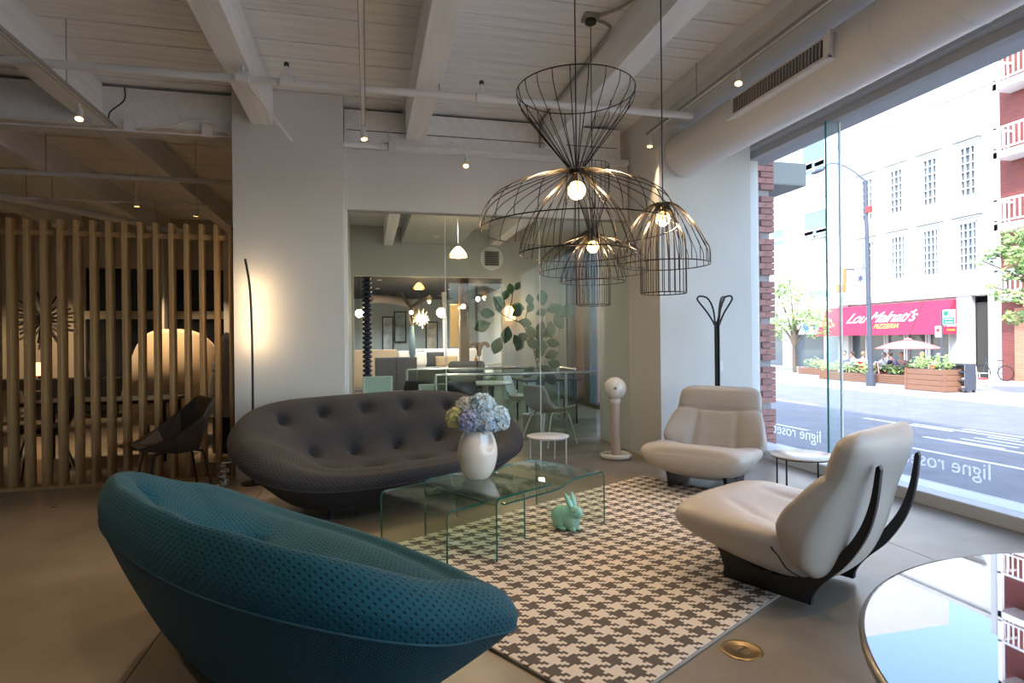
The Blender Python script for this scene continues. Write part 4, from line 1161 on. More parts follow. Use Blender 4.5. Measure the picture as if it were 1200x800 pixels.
def dome_lamp(p, r, label, parent_h, m, energy, name='pendant_lamp'):
    t = thing(name, label, 'pendant lamp', p)
    MB().lathe([(r, -.0), (r * .97, r * .18), (r * .72, r * .6), (r * .4, r * .95), (r * .18, r * 1.1)], 32, caps=False).build('shade', m, t)
    MB().lathe([(r * 1.02, -.02), (r * 1.02, .0)], 32, caps=False).build('rim', M['brass'], t)
    MB().cyl((0, 0, r * 1.05), (0, 0, r * 1.5), r * .16).build('cap', M['steel'], t)
    MB().cyl((0, 0, r * 1.4), (0, 0, parent_h - p[2]), .008, n=6).build('rod', M['pipe'], t)
    plight('lamp_glow', (0, 0, -.06), energy, WARM, .05, t)
dome_lamp(at_y(537, 300, 10.3), .15, 'lit amber glass dome pendant in front of the far header', CZ, mat('lit cream glass', (.9, .7, .4), .3, emit=((1, .70, .34), 5)), 18)
dome_lamp(at_y(491, 338, 15.5), .14, 'lit amber dome pendant in the room beyond the opening', 2.95, M['amber'], 12)
def bulb_lamp(p, r, label, top, m, energy):
    t = thing('globe_pendant', label, 'pendant lamp', p)
    MB().ball((0, 0, 0), r, 16, 10).build('globe', m, t); MB().cyl((0, 0, r * .9), (0, 0, r * 1.3), r * .4).build('cap', M['brass'], t)
    MB().cyl((0, 0, r), (0, 0, top - p[2]), .006, n=6).build('cord', M['black'], t)
    if energy: plight('lamp_glow', (0, 0, -r - .05), energy, WARM, .05, t)
litw = mat('lit white globe', (1, .9, .8), .3, emit=((1, .82, .62), 3))
bulb_lamp(at_y(421, 367, 15), .10, 'lit globe pendant at the left end of the bedroom display', 2.95, litw, 15)
bulb_lamp(at_y(517, 366, 16), .13, 'lit lantern globe pendant right of the starburst lamp', 2.95, litw, 15)
bulb_lamp(at_y(482, 366, 17), .06, 'small lit globe left of the starburst lamp', 2.95, litw, 0)
bulb_lamp(at_y(560, 350, 17), .07, 'small white lit globe against the pale wall', 2.95, litw, 10)
bulb_lamp(at_y(543, 359, 14.2), .06, 'small lit globe in front of the brown post', 2.95, litw, 0)
p = at_y(494, 374, 16.5); t = thing('starburst_lamp', 'lit starburst lamp of thin rays over the bed', 'pendant lamp', p)
MB().ball((0, 0, 0), .10, 14, 10).build('core', M['amber'], t); mb = MB()
for k in range(46):
    zz = 1 - 2 * (k + .5) / 46; a = k * 2.39996; rr = math.sqrt(1 - zz * zz); d = Vector((rr * math.cos(a), rr * math.sin(a), zz)); mb.tube([d * .08, d * random.uniform(.18, .30)], .0035, 4)
mb.build('rays', mat('lit rays', (1, .85, .6), .3, emit=((1, .78, .5), 4)), t)
MB().cyl((0, 0, .1), (0, 0, 2.95 - p.z), .006, n=6).build('cord', M['black'], t); plight('lamp_glow', (0, -.45, 0), 20, WARM, .1, t)

# bed, cushions and furniture of the far room
bx = at_y(520, 445, 17.2).x + .15
t = thing('bed', 'white bed with a pale headboard in the far room', 'bed', (bx, 17.4, 0))
B(-.95, 1.25, -.9, 1.1, .15, .42).build('base', M['shellgray'], t, False, .02)
mb = MB(); n1, n2 = 24, 20
vs = [(-.3 + 1.5 * i / n1, -.95 + 2.0 * j / n2, .58 + .05 * math.sin(i * .9) * math.cos(j * .7) - .25 * max(0, (abs(j - n2 / 2) / (n2 / 2)) ** 8)) for i in range(n1 + 1) for j in range(n2 + 1)]
mb.add(vs, [(i * (n2 + 1) + j, (i + 1) * (n2 + 1) + j, (i + 1) * (n2 + 1) + j + 1, i * (n2 + 1) + j + 1) for i in range(n1) for j in range(n2)])
o = mb.build('duvet', M['bedlinen'], t, angle=90); so_ = o.modifiers.new('s', 'SOLIDIFY'); so_.thickness = .16
B(-1.0, 1.28, 1.1, 1.3, .1, 1.15).build('headboard', M['bedlinen'], t, False, .05)
def cushion_thing(p, w_, h_, m, label, rz=0, tilt=-.35):
    mb = MB(); n = 12; vs = []
    for sgn in (1, -1):
        for i in range(n + 1):
            for j in range(n + 1):
                u, v_ = -1 + 2 * i / n, -1 + 2 * j / n; th = .11 * ((1 - u ** 4) * (1 - v_ ** 4)) ** .5
                vs.append((u * w_ * .5, sgn * th, v_ * h_ * .5 + h_ * .5))
    N1 = (n + 1) ** 2
    fs = [(q * N1 + i * (n + 1) + j, q * N1 + (i + 1) * (n + 1) + j, q * N1 + (i + 1) * (n + 1) + j + 1, q * N1 + i * (n + 1) + j + 1) for q in (0, 1) for i in range(n) for j in range(n)]
    o = mb.add(vs, fs).build('cushion', m, None, angle=80); o.location = p; o.rotation_euler = (tilt, 0, rz)
    tag(o, label, 'cushion', 'cushions on the bed')
for px, m, lab, w_, h_, dy in ((478, M['bedlinen'], 'white cushion at the left end of the bed', .55, .5, .3), (496, M['bedlinen'], 'white patterned cushion leaning on the bed in the middle', .5, .45, .1), (510, M['pillowdark'], 'dark blue cushion on the bed', .55, .45, .05),
                               (524, M['pillowtan'], 'tan long cushion in front of the pale ones on the bed', .65, .32, -.1), (508, M['bedlinen'], 'white pillow standing behind the dark cushion', .6, .55, .45), (530, M['bedlinen'], 'white pillow behind the tan cushion', .6, .5, .45)):
    q = at_y(px, 430, 17.4 + dy); cushion_thing((q.x, 17.4 + dy, .64), w_, h_, m, lab)
def simple_cabinet(p, w_, d, h, m, label, name='cabinet'):
    t = thing(name, label, 'cabinet', p); B(-w_ / 2, w_ / 2, -d / 2, d / 2, .08, h).build('body', m, t, False, .01)
    for k in range(2): 
        x0 = -w_ / 2 + k * w_ / 2
        dd = B(x0 + .01, x0 + w_ / 2 - .01, -d / 2 - .02, -d / 2, .10, h - .02).build('door', m, t, False, .004); MB().ball((x0 + (w_ / 2 - .04 if k == 0 else .04), -d / 2 - .035, h * .6), .012, 8, 6).build('knob', M['brass'], dd)
    for sx in (-1, 1): B(sx * w_ / 2 - .02, sx * w_ / 2 + .02, -d / 2, d / 2, 0, .08).build('foot', M['black'], t, False)
q = at_y(464, 440, 16.5); simple_cabinet((q.x, 16.5, 0), 1.1, .5, .95, M['pillowdark'], 'dark low cabinet left of the bed')
q = at_y(440, 440, 17.5); simple_cabinet((q.x, 17.5, 0), 1.2, .5, 1.15, mat('pale peach cabinet', (.62, .50, .38), .6), 'tall peach coloured cabinet behind the dark beaded curtain')
q = at_y(506, 460, 12.2); simple_cabinet((1.55, 12.4, 0), 1.1, .45, .80, mat('olive cabinet', (.16, .15, .11), .6), 'olive brown cabinet in front of the bed', 'sideboard')
# beaded dark column at the left of the opening
q = at_y(430, 360, 14.3); t = thing('bead_column', 'dark blue column of stacked beads at the left of the opening', 'column', (q.x, 14.3, 0))
beadm = mat('dark blue bead', (.02, .03, .07), .25)
bmh = MB().ball((0, 0, 0), (.115, .115, .058), 18, 8).mesh('bead', beadm)
for k in range(27): link('bead', bmh, t, 0, (0, 0, .06 + k * .108))
struct(B(*(lambda a, b: (a, b))(at_y(539.5, 400, 15).x, at_y(550, 400, 15).x), 15, 15.25, 0, 3.35).build('column_timber', M['amberwood'], None, False, .01))
struct(B(*(lambda a, b: (a, b))(at_y(519, 400, 19).x, at_y(524, 400, 19).x), 19, 19.2, 0, 2.95).build('column_white', M['bedlinen'], None, False, .01))
struct(B(*(lambda a, b: (a, b))(at_y(528, 400, 18).x, at_y(537, 400, 18).x), 18, 18.1, 1.2, 2.5).build('column_gold_screen', mat('gilt screen', (.55, .38, .14), .4, metal=.5), None, False, .01))
# brace under the dark ceiling
t = thing('roof_brace', 'black Y shaped steel brace under the dark ceiling', 'brace'); 
a = at_y(482, 361, 17.8)
MB().cyl((a.x, 17.8, 0), (a.x, 17.8, a.z), .05).build('post', M['slot'], t); MB().cyl(a, at_y(470, 343, 17.8), .05).build('arm', M['slot'], t); MB().cyl(a, at_y(503, 345, 17.8), .06).build('arm', M['slot'], t)
# picture, bust, bottle
q = at_y(567, 382, 20); t = thing('picture', 'pale botanical picture leaning on the far pale wall', 'picture', (q.x, 22.2, q.z))
q1, q2 = at_y(556, 378, 22.2), at_y(590, 412, 22.2)
t.location = (0, 0, 0)
B(q1.x, q2.x, 22.2, 22.24, q2.z, q1.z).build('canvas', mat('mottled pale canvas', (.50, .58, .58), .8, noise=(5, .7)), t, False)
q = at_y(568, 410, 13.2); sb = at_y(568, 424, 13.2)
t = thing('finial_sculpture', 'brown scrolled finial sculpture on a thin stand', 'sculpture', (q.x, 13.9, q.z))
for sx in (-1, 1):
    MB().tube(catmull([(0, 0, -.02), (sx * .06, 0, .10), (sx * .13, 0, .15), (sx * .20, 0, .12), (sx * .22, 0, .05)], 5), [.05] * 5 + [.05] * 5 + [.05] * 5 + [.045] * 5 + [.03], 10).build('scroll', M['amberwood'], t)
MB().lathe([(.03, -.16), (.06, -.10), (.05, -.04), (.09, .05), (.07, .16), (0, .18)], 16).build('body', M['amberwood'], t)
MB().cyl((0, 0, -.16), (0, 0, .66 - q.z + .22), .008).build('stand', M['black'], t)
t = thing('console_table', 'narrow white console under the finial sculpture', 'table', (q.x + .1, 13.95, 0))
B(-.6, .6, -.18, .18, .80, .84).build('tabletop', M['bedlinen'], t, False, .004)
for x in (-.56, .56): B(x - .02, x + .02, -.16, .16, 0, .80).build('leg', M['bedlinen'], t, False)
q = at_y(558, 424, 13.9); t = thing('amber_bottle', 'small amber bottle on the white console', 'bottle', (q.x, 13.9, .84)); MB().lathe([(.035, 0), (.04, .02), (.04, .11), (.015, .14), (.015, .17)], 16).build('body', mat('amber glass', (.6, .25, .04), .1), t); MB().cyl((0, 0, .17), (0, 0, .185), .018).build('cap', M['black'], t)
t = thing('flame_lamp', 'lit orange shade lamp glowing behind the fig leaves', 'wall lamp', at_y(598, 367, 13.3))
MB().lathe([(.10, -.16), (.13, -.05), (.12, .12), (.06, .17)], 20).build('shade', mat('lit orange shade', (.9, .5, .2), .4, emit=((1, .50, .18), 3)), t); B(-.03, .03, 0, .2, -.03, .03).build('bracket', M['brass'], t, False)
plight('lamp_glow', (0, -.25, 0), 6, WARM, .06, t)
t = thing('armchair_far', 'rounded dark grey armchair behind the far guard rail', 'armchair', (at_y(552, 440, 11).x, 11.2, 0)); t.name = 'lounge_chair'
B(-.35, .35, -.35, .30, .25, .45).build('seat', M['pillowdark'], t, False, .06); B(-.36, .36, .22, .36, .3, .98).build('backrest', M['pillowdark'], t, False, .08)
for sx in (-1, 1): B(sx * .36 - .06, sx * .36 + .06, -.33, .3, .25, .62).build('armrest', M['pillowdark'], t, False, .05)
for sx in (-1, 1):
    for sy in (-1, 1): MB().cyl((sx * .3, sy * .28, 0), (sx * .28, sy * .26, .26), .018).build('leg', M['black'], t)

# ---- small recessed downlights added to brighten the two back rooms
def added_downlight(x, y, z, e, label, grp, col=WARM, ang=130):
    t = thing('added_downlight', label, 'added_downlight', (x, y, z), 0, grp)
    MB().lathe([(.055, -.012), (.06, -.012), (.06, 0), (.055, 0)], 20).build('trim_ring', M['pipe'], t)
    MB().lathe([(0, -.006), (.05, -.006)], 20, caps=False).build('lens', litw, t)
    spotlight('added_downlight_beam', (0, 0, -.03), (0, 0, -2), e, col, ang, .05, .8, t)
NEUT = (1.0, .90, .78)
for i, (x, y) in enumerate(((1.4, 8.2), (1.4, 10.2), (1.4, 12.4))): added_downlight(x, y, 3.548, 45, ['nearest', 'middle', 'farthest'][i] + ' added round lamp in the dropped panel of the back room', 'added downlights of the back room', NEUT)
for i, (x, y) in enumerate(((.3, 15.5), (2.4, 15.5), (.3, 18), (2.4, 18), (.3, 20.5), (2.4, 20.5))): added_downlight(x, y, 2.948, 110, ['left', 'right'][i % 2] + ' added round lamp of the ' + ['first', 'second', 'third'][i // 2] + ' pair under the dark ceiling', 'added downlights beyond the opening', (.95, .95, 1.0))

# ================================================================== left area behind the slats
struct(wall_grid_y('wall_shopfront', -9, -.5, 0, CZ, BY, BY + .15, [(-5.45, -3.98, 0, 1.88), (-5.45, -3.98, 2.04, 2.9), (-3.86, -2.80, 0, 1.88), (-3.86, -2.80, 2.04, 2.9), (-2.62, -1.1, 0, 1.88), (-2.62, -1.1, 2.04, 2.9)], mat('tan painted wall', (.52, .45, .36), .8)))
dp = struct(bpy.data.objects.new('window_4', None)); COL.objects.link(dp)
for (a, b) in ((-5.45, -3.98), (-3.86, -2.80), (-2.62, -1.1)):
    for (c_, d_) in ((0, 1.88), (2.04, 2.9)):
        B(a, b, BY + .08, BY + .1, c_, d_).build('pane', M['darkpanel'], dp, False)
    B((a + b) / 2 - .02, (a + b) / 2 + .02, BY + .04, BY + .08, 0, 2.9).build('mullion', M['frameblue'], dp, False)
for x in (-3.92, -2.71): 
    struct(B(x - .07, x + .07, 12.9, 13.1, 0, 3.57).build('column_white', M['white'], None, False))
# beige high-backed pod
t = thing('pod_settee', 'big beige dome backed settee behind the oak slats', 'settee', (-2.52, 9.1, 0))
rows = []; 
n1, n2 = 28, 20
vs = []
for i in range(n1 + 1):
    u = -1 + 2 * i / n1; top = .46 + 1.10 * (1 - abs(u) ** 3.2) ** .62
    for j in range(n2 + 1):
        f = j / n2; z_ = .44 + (top - .44) * f; bulge = .28 * math.sin(PI * (.15 + .85 * f)) * (1 - abs(u) ** 4) 
        vs.append((u * .76 * (1 - .08 * f * f), -bulge - .35 * (1 - u * u), z_))
o = MB().add(vs, [(i * (n2 + 1) + j, (i + 1) * (n2 + 1) + j, (i + 1) * (n2 + 1) + j + 1, i * (n2 + 1) + j + 1) for i in range(n1) for j in range(n2)]).build('back_shell', M['beige'], t, angle=90)
so_ = o.modifiers.new('s', 'SOLIDIFY'); so_.thickness = .06
B(-.66, .66, -.25, .55, .28, .46).build('seat', M['beige'], t, False, .06)
for sx in (-1, 1):
    for sy in (-.2, .45): MB().cyl((sx * .55, sy, 0), (sx * .55, sy, .3), .02).build('leg', M['black'], t)
def dark_table(x, y, w_, d, h, label):
    t = thing('dining_table', label, 'table', (x, y, 0)); B(-w_ / 2, w_ / 2, -d / 2, d / 2, h - .04, h).build('tabletop', M['blackwood'], t, False, .005)
    for sx in (-1, 1):
        for sy in (-1, 1): MB().cyl((sx * (w_ / 2 - .06), sy * (d / 2 - .06), 0), (sx * (w_ / 2 - .06), sy * (d / 2 - .06), h - .04), .02).build('leg', M['blackwood'], t)
dark_table(-3.0, 8.0, 1.5, .7, .72, 'dark wood table behind the slats in front of the beige settee')
dark_table(-5.2, 9.2, 1.8, .8, .74, 'dark wood table at the far left behind the slats')
wire_chair((-4.3, 8.4, 0), math.radians(20), 'brown shell chair behind the left slats', mat('taupe shell', (.12, .09, .07), .7), M['chrome'], None)
wire_chair((-3.3, 7.3, 0), math.radians(-60), 'dark shell chair tucked under the table behind the slats', M['darkleather'], M['black'], None)
t = thing('wall_clock_sculpture', 'black spiky metal wall sculpture behind the slats', 'sculpture', at_y(52, 372, 13.4))
for k in range(9): a = k * PI / 9; MB().cyl((-.5 * math.cos(a), -.05, -.5 * math.sin(a)), (.5 * math.cos(a), -.05, .5 * math.sin(a)), .018, n=6).build('spike', M['black'], t)
t = thing('credenza', 'low dark credenza with a small lit lamp behind the left slats', 'cabinet', (-6.0, 12.8, 0))
B(-1.5, 1.5, -.25, .25, .12, .75).build('body', M['blackwood'], t, False, .01)
for k in range(4): d_ = B(-1.48 + k * .745, -.76 + k * .745, -.27, -.25, .15, .72).build('door', M['blackwood'], t, False); MB().ball((-.85 + k * .745, -.285, .5), .012, 8, 6).build('knob', M['brass'], d_)
for x in (-1.4, 1.4): B(x - .03, x + .03, -.22, .22, 0, .12).build('foot', M['black'], t, False)
p = at_y(47, 458, 12.7); t = thing('small_table_lamp', 'small glowing orange table lamp behind the left slats', 'table lamp', (p.x, 12.7, .75)); B(-.09, .09, -.05, .05, .06, .30).build('shade', M['screen'], t, False, .01); MB().cyl((0, 0, 0), (0, 0, .06), .03).build('base', M['black'], t)
t = thing('wrapped_figure', 'draped clear plastic wrapped stool behind the slats near the pier', 'wrapped furniture', (at_y(266, 400, 8.2).x, 8.2, 0))
MB().lathe([(.20, .45), (.22, .8), (.17, 1.15), (.08, 1.42), (.02, 1.5)], 22).build('wrap', mat('wrinkled film', (.50, .46, .40), .25, bump=(18, 1.0, .03)), t)
MB().lathe([(.18, 0), (.17, .45)], 22).build('pedestal', M['blackwood'], t)
spot('lit spotlight deep in the left area above the slats', at_y(160, 229, 8.6), (-2.9, 9.0, .9), 200, rod=True)
spot('lit spotlight deep in the left area nearest the pier', at_y(230, 240, 8.3), (-2.5, 8.95, 1.1), 55, rod=True)
spot('small lit spotlight at the far left behind the slats', at_y(27, 260, 11), (-6.0, 12.8, 0.5), 160, rod=True)
spot('small lit spotlight between slats above the dark windows', at_y(181, 285, 12), (-3.2, 12.8, 0.8), 120, rod=True)
for (x0, y0, x1, y1, z_, r2, lab) in ((-6, 8.2, -1.4, 8.2, 3.40, .03, 'white sprinkler pipe above the slats in the left area'), (-6, 8.9, -1.9, 8.9, 3.25, .012, 'thin white conduit above the slats in the left area'), (-5.9, 7.2, -3.0, 11.5, 3.3, .05, 'diagonal white pipe at the far left above the slats')):
    t = thing('ceiling_pipe', lab, 'pipe'); MB().cyl((x0, y0, z_), (x1, y1, z_), r2, n=10).build('pipe_run', M['pipe'], t); MB().cyl(((x0 + x1) / 2, (y0 + y1) / 2, z_), ((x0 + x1) / 2, (y0 + y1) / 2, CZ), .005, n=6).build('hanger', M['grille'], t)

# ================================================================== THE STREET
GZ = -.60
struct(B(4.62, 7.35, -15, 60, GZ - .3, GZ).build('sidewalk_near', M['sidewalk'], None, False))
struct(B(7.35, 18.8, -30, 120, GZ - .4, GZ - .12).build('street', M['asphalt'], None, False))
struct(B(7.20, 7.38, -15, 60, GZ - .3, GZ + .01).build('kerb_near', M['stone'], None, False))
fs_ = struct(B(18.8, 29.5, -30, 120, GZ - .3, GZ).build('sidewalk_far', M['sidewalk'], None, False))
struct(B(18.7, 18.85, -30, 120, GZ - .3, GZ + .01).build('kerb_far', M['stone'], None, False))
struct(B(29.5, 90, -60, 160, GZ - .4, GZ - .05).build('ground_far', M['sidewalk'], None, False))
mk = struct(bpy.data.objects.new('road_marking', None)); COL.objects.link(mk)
x_ = at_z(1200, 541, GZ).x
B(x_ - .06, x_ + .06, -4, 9.3, GZ - .121, GZ - .115).build('line', M['paint'], mk, False)
for px, py in ((1127, 505), (1060, 497), (1195, 512), (1150, 523), (905, 496), (925, 470)):
    q = at_z(px, py, GZ - .12); B(q.x - .06, q.x + .06, q.y - 1.2, q.y + 1.2, GZ - .121, GZ - .114).build('dash', M['paint'], mk, False)
q = at_z(1165, 518, GZ - .12)
for k in range(4): B(q.x - .6 + k * .35, q.x - .52 + k * .35, q.y - .6, q.y + .5, GZ - .121, GZ - .114).build('letter_bar', M['paint'], mk, False)
struct(B(4.98, 5.55, 6.62, 7.4, 3.32, 3.62).build('trim_12', mat('grey stone corbel', (.30, .31, .29), .8), None, False, .02))
# lettering on the shop window, facing the street
MW = Matrix(((0, 0, 1, 4.509), (1, 0, 0, 5.58), (0, 1, 0, .33), (0, 0, 0, 1)))
text('ligne roset', 'lettering', M['film'], wn, .175, MW, .001)
MW2 = MW.copy(); MW2[1][3] = 3.86; text('ligne roset', 'lettering', M['film2'], wn, .175, MW2, .001)

XF = 28.5
def far_window(parent, yc, w_, z0, z1, nx_, nz_, x=XF, lintel=True, glassm=None):
    f = MB()
    f.box(x - .02, x + .10, yc - w_ / 2, yc - w_ / 2 + .06, z0, z1); f.box(x - .02, x + .10, yc + w_ / 2 - .06, yc + w_ / 2, z0, z1)
    f.box(x - .02, x + .10, yc - w_ / 2, yc + w_ / 2, z0, z0 + .06); f.box(x - .02, x + .10, yc - w_ / 2, yc + w_ / 2, z1 - .06, z1)
    for i in range(1, nx_): y = yc - w_ / 2 + w_ * i / nx_; f.box(x, x + .08, y - .018, y + .018, z0, z1)
    for j in range(1, nz_): z_ = z0 + (z1 - z0) * j / nz_; f.box(x, x + .08, yc - w_ / 2, yc + w_ / 2, z_ - .018, z_ + .018)
    o = f.build('window', M['winframe'], parent, False)
    B(x + .12, x + .14, yc - w_ / 2, yc + w_ / 2, z0, z1).build('pane', glassm or M['winglass'], o, False)
    if lintel:
        B(x - .28, x, yc - w_ / 2 - .35, yc + w_ / 2 + .35, z1 + .28, z1 + .38).build('lintel', M['stone'], parent, False)
        B(x - .12, x, yc - w_ / 2 - .25, yc + w_ / 2 + .25, z1 + .18, z1 + .26).build('lintel', M['stone'], parent, False)
    return o
bA = thing('building', 'white three storey building with small paned windows over the crimson awning', 'building')
yc = [at_x(px, 230, XF).y for px in (1015.5, 1050, 1089.5, 1134)]
yl = [at_x(px, 300, XF).y for px in (1017, 1052, 1090.5, 1134)]
holes = [(y - .42, y + .42, 8.2, 10.65) for y in yc] + [(y - .47, y + .47, 4.55, 6.95) for y in yl] + [(23.9, 30.6, GZ, 2.2)]
holes = [(round(a, 3), round(b, 3), c, d) for a, b, c, d in holes]
# columns of windows share edges so the grid stays clean
wall_grid_x('wall', 22.05, 31.4, 3.0, 7.6, XF, XF + .3, [h for h in holes if h[2] == 4.55], M['facade'], bA)
wall_grid_x('wall', 22.05, 31.4, 7.6, 13.35, XF, XF + .3, [h for h in holes if h[2] == 8.2], M['facade'], bA)
wall_grid_x('shopfront_wall', 22.7, 31.4, GZ, 3.0, XF, XF + .3, [(24.1, 30.6, GZ, 2.2)], M['facadegray'], bA)
B(XF + .32, XF + 8, 22.05, 31.4, 3.0, 13.3).build('body', M['facade'], bA, False)
B(XF + 1.2, XF + 1.3, 22.7, 31.4, GZ, 2.4).build('dark_shop_interior', M['slot'], bA, False)
B(XF - .12, XF, 22.0, 31.4, 13.2, 13.4).build('parapet', M['stone'], bA, False)
B(XF - .35, XF + .05, 22.0, 31.4, 3.35, 3.72).build('cornice', M['stone'], bA, False)
B(XF - .25, XF, 22.75, 23.5, GZ, 3.35).build('pilaster', M['stone'], bA, False)
B(XF - .20, XF, 30.4, 31.2, GZ, 3.35).build('pilaster', M['stone'], bA, False)
for y in yc: far_window(bA, y, .84, 8.2, 10.65, 3, 6)
for y in yl: far_window(bA, y, .94, 4.55, 6.95, 4, 6)
for k in range(5): far_window(bA, 24.75 + k * 1.3, 1.2, GZ + .4, 2.1, 1, 1, XF + .1, False)
B(XF, XF + .3, 21.9, 22.75, -.6, 3.3).build('dark_doorway', M['slot'], bA, False)
# awning
aw = thing('awning', 'crimson sloping awning with white script lettering over the pavement cafe', 'awning')
XB = XF - 1.25
pts = [(XF - .02, 1.50), (XB, 1.50), (XF - .35, 3.22), (XF - .02, 3.22)]
MB().prism([(a, b) for a, b in pts], 1, 23.55, 31.9).build('canvas', M['awning'], aw, False)
bb = aw.children[0]
sv = Vector((XF - .35 - XB, 0, 3.22 - 1.50)); sl_ = sv.length; sv.normalize(); nv_ = Vector((-sv.z, 0, sv.x))
def awm(y, h, off=.012):
    o = Vector((XB, y, 1.50)) + sv * h + nv_ * off
    return Matrix(((0, sv.x, nv_.x, o.x), (-1, 0, nv_.y, o.y), (0, sv.z, nv_.z, o.z), (0, 0, 0, 1)))
text("Lou Malnati's", 'lettering', M['lettering'], aw, .95, awm(27.6, sl_ * .56), .004, .45, space=.92)
text('PIZZERIA', 'lettering', M['yellow'], aw, .40, awm(26.9, sl_ * .27), .004, .2)
sm2 = Matrix(((1, 0, 0, XF - .55), (0, 0, -1, 23.54), (0, 1, 0, 1.95), (0, 0, 0, 1)))
text("Malnati's", 'lettering', M['lettering'], aw, .26, sm2, .004, .4)
sm3 = sm2.copy(); sm3[2][3] = 1.70; text('PIZZERIA', 'lettering', M['yellow'], aw, .13, sm3, .004)
for y in (25.2, 30.4):
    o = Vector((XB, y, 1.5)); MB().add([o + nv_ * .01 + Vector((0, -.04, 0)), o + nv_ * .01 + Vector((0, .04, 0)), o + sv * sl_ + nv_ * .01 + Vector((0, .04, 0)), o + sv * sl_ + nv_ * .01 + Vector((0, -.04, 0))], [(0, 1, 2, 3)]).build('seam', M['awnstripe'], aw, False)

# white modern building further left
bB = thing('building', 'plain white building with wide window bands left of the awning', 'building')
XG = 29.0
wall_grid_x('wall', 31.5, 52, 3.2, 19, XG, XG + .3, [(round(at_x(969, 260, XG).y, 2), round(at_x(941, 260, XG).y, 2), 6.9, 8.9), (36.5, 38.4, 6.6, 8.7), (44, 48, 6.9, 8.9)][:1] + [], M['facade'], bB)
B(XG + .32, XG + 8, 31.5, 52, 3.2, 19).build('body', M['facade'], bB, False)
def band(px0, px1, py0, py1):
    a, b_ = at_x(px0, py0, XG), at_x(px1, py1, XG); B(XG - .03, XG + .01, b_.y, a.y, b_.z, a.z).build('window', mat('blue window glass', (.16, .22, .27), .08, spec=.8), bB, False)
    f = MB(); f.box(XG - .07, XG - .02, b_.y - .06, a.y + .06, b_.z - .08, b_.z); f.box(XG - .07, XG - .02, b_.y - .06, a.y + .06, a.z, a.z + .08); f.build('window_trim', M['winframe'], bB, False)
for r in ((941, 966, 163, 192), (942, 952, 195, 204), (955, 966, 191, 200), (943, 968, 252, 271), (943, 953, 273, 278), (957, 968, 270, 275), (905, 918, 272, 280), (905, 918, 283, 287), (948, 958, 343, 349), (958, 971, 341, 348)): band(*r)
for py in (232, 305): 
    q = at_x(940, py + 6, XG); B(XG - .05, XG + .0, 32, 41, q.z, q.z + .09).build('ledge', M['facadegray'], bB, False)
wall_grid_x('shopfront_wall', 31.5, 52, GZ, 3.2, XG, XG + .3, [(33.2, 36.4, GZ, 2.0), (37.2, 40.5, GZ, 2.0)], M['facadegray'], bB)
B(XG + .6, XG + .7, 31.6, 52, GZ, 3.1).build('shop_glass', M['winglass'], bB, False)
q0, q1 = at_x(938, 376, XG), at_x(979, 391, XG)
sg = B(XG - .15, XG - .02, q1.y, q0.y, q1.z, q0.z).build('sign_board', M['signwhite'], bB, False)
text('a', 'sign_emblem', M['signblue'], bB, 1.0, Matrix(((0, 0, -1, XG - .17), (-1, 0, 0, q0.y - .7), (0, 1, 0, (q0.z + q1.z) / 2), (0, 0, 0, 1))), .004) if False else MB().cyl((XG - .17, q0.y - .7, (q0.z + q1.z) / 2), (XG - .15, q0.y - .7, (q0.z + q1.z) / 2), .33, n=24).build('sign_emblem', M['signblue'], bB)
for k in range(3): B(XG - .17, XG - .15, q0.y - 1.9 - k * .75, q0.y - 1.4 - k * .75, (q0.z + q1.z) / 2 - .12, (q0.z + q1.z) / 2 + .2).build('sign_stroke', M['signblue'], bB, False)

# brick building with white balconies on the right
bC = thing('building', 'red brick building with white timber balconies at the right edge', 'building')
XC = 27.7
XBc = 26.7
YE = at_x(1171, 100, XC).y
YP = at_x(1163, 100, XBc).y
B(XC, XC + 8, 2, YE, GZ, 26).build('wall', M['redbrickwall'], bC, False)
B(XC - .08, XC, 12.5, YE - .6, GZ, 2.6).build('ground_wall', M['orangebrick'], bC, False)
B(28.3, 34, YE + .02, 22.0, GZ, 14.0).build('grey_party_wall', mat('grey painted wall', (.60, .61, .63), .85), bC, False)
levels = [at_x(1172, py, XBc).z for py in (345, 262, 177, 96)]
dz = (levels[-1] - levels[0]) / 3
levels += [levels[-1] + dz * (k + 1) for k in range(3)]
for zl in levels:
    B(XBc, XC, 8, YP, zl - .28, zl).build('balcony_slab', M['winframe'], bC, False)
    rl = MB().box(XBc, XBc + .08, 8, YP, zl + .98, zl + 1.06).box(XBc, XBc + .08, 8, YP, zl + .10, zl + .16).box(XBc, XC, YP - .08, YP, zl + .98, zl + 1.06).build('railing', M['winframe'], bC, False)
    bal = MB()
    for k in range(60): y = YP - 12.9 + k * .215; bal.box(XBc + .02, XBc + .06, y, y + .05, zl + .12, zl + 1.0)
    for k in range(8): x = XBc + .1 + k * .23; bal.box(x, x + .05, YP - .06, YP - .02, zl + .12, zl + 1.0)
    o = bal.build('balusters', M['winframe'], rl, False); o['kind'] = 'stuff'
    for y in (9.5, 12.6, 15.7, 18.4): far_window(bC, y, 1.1, zl + .3, zl + 2.3, 2, 2, XC - .06, False)
for y in (YP - .08, 17.6, 14.3, 11): B(XBc, XBc + .16, y - .08, y + .08, levels[0] - .3, levels[-1] + 1).build('post', M['winframe'], bC, False)
# far tower
bD = thing('building', 'distant pale blue glass tower just right of the brick pier', 'building')
q = at_x(912, 190, 60); B(60, 66, q.y - 5, q.y + 8, GZ, 34).build('tower', mat('blue tower', (.35, .48, .58), .3), bD, False)
for k in range(9): B(59.9, 60, q.y - 5, q.y + 8, 3 + k * 3.4, 3.4 + k * 3.4).build('floor_band', M['facade'], bD, False)
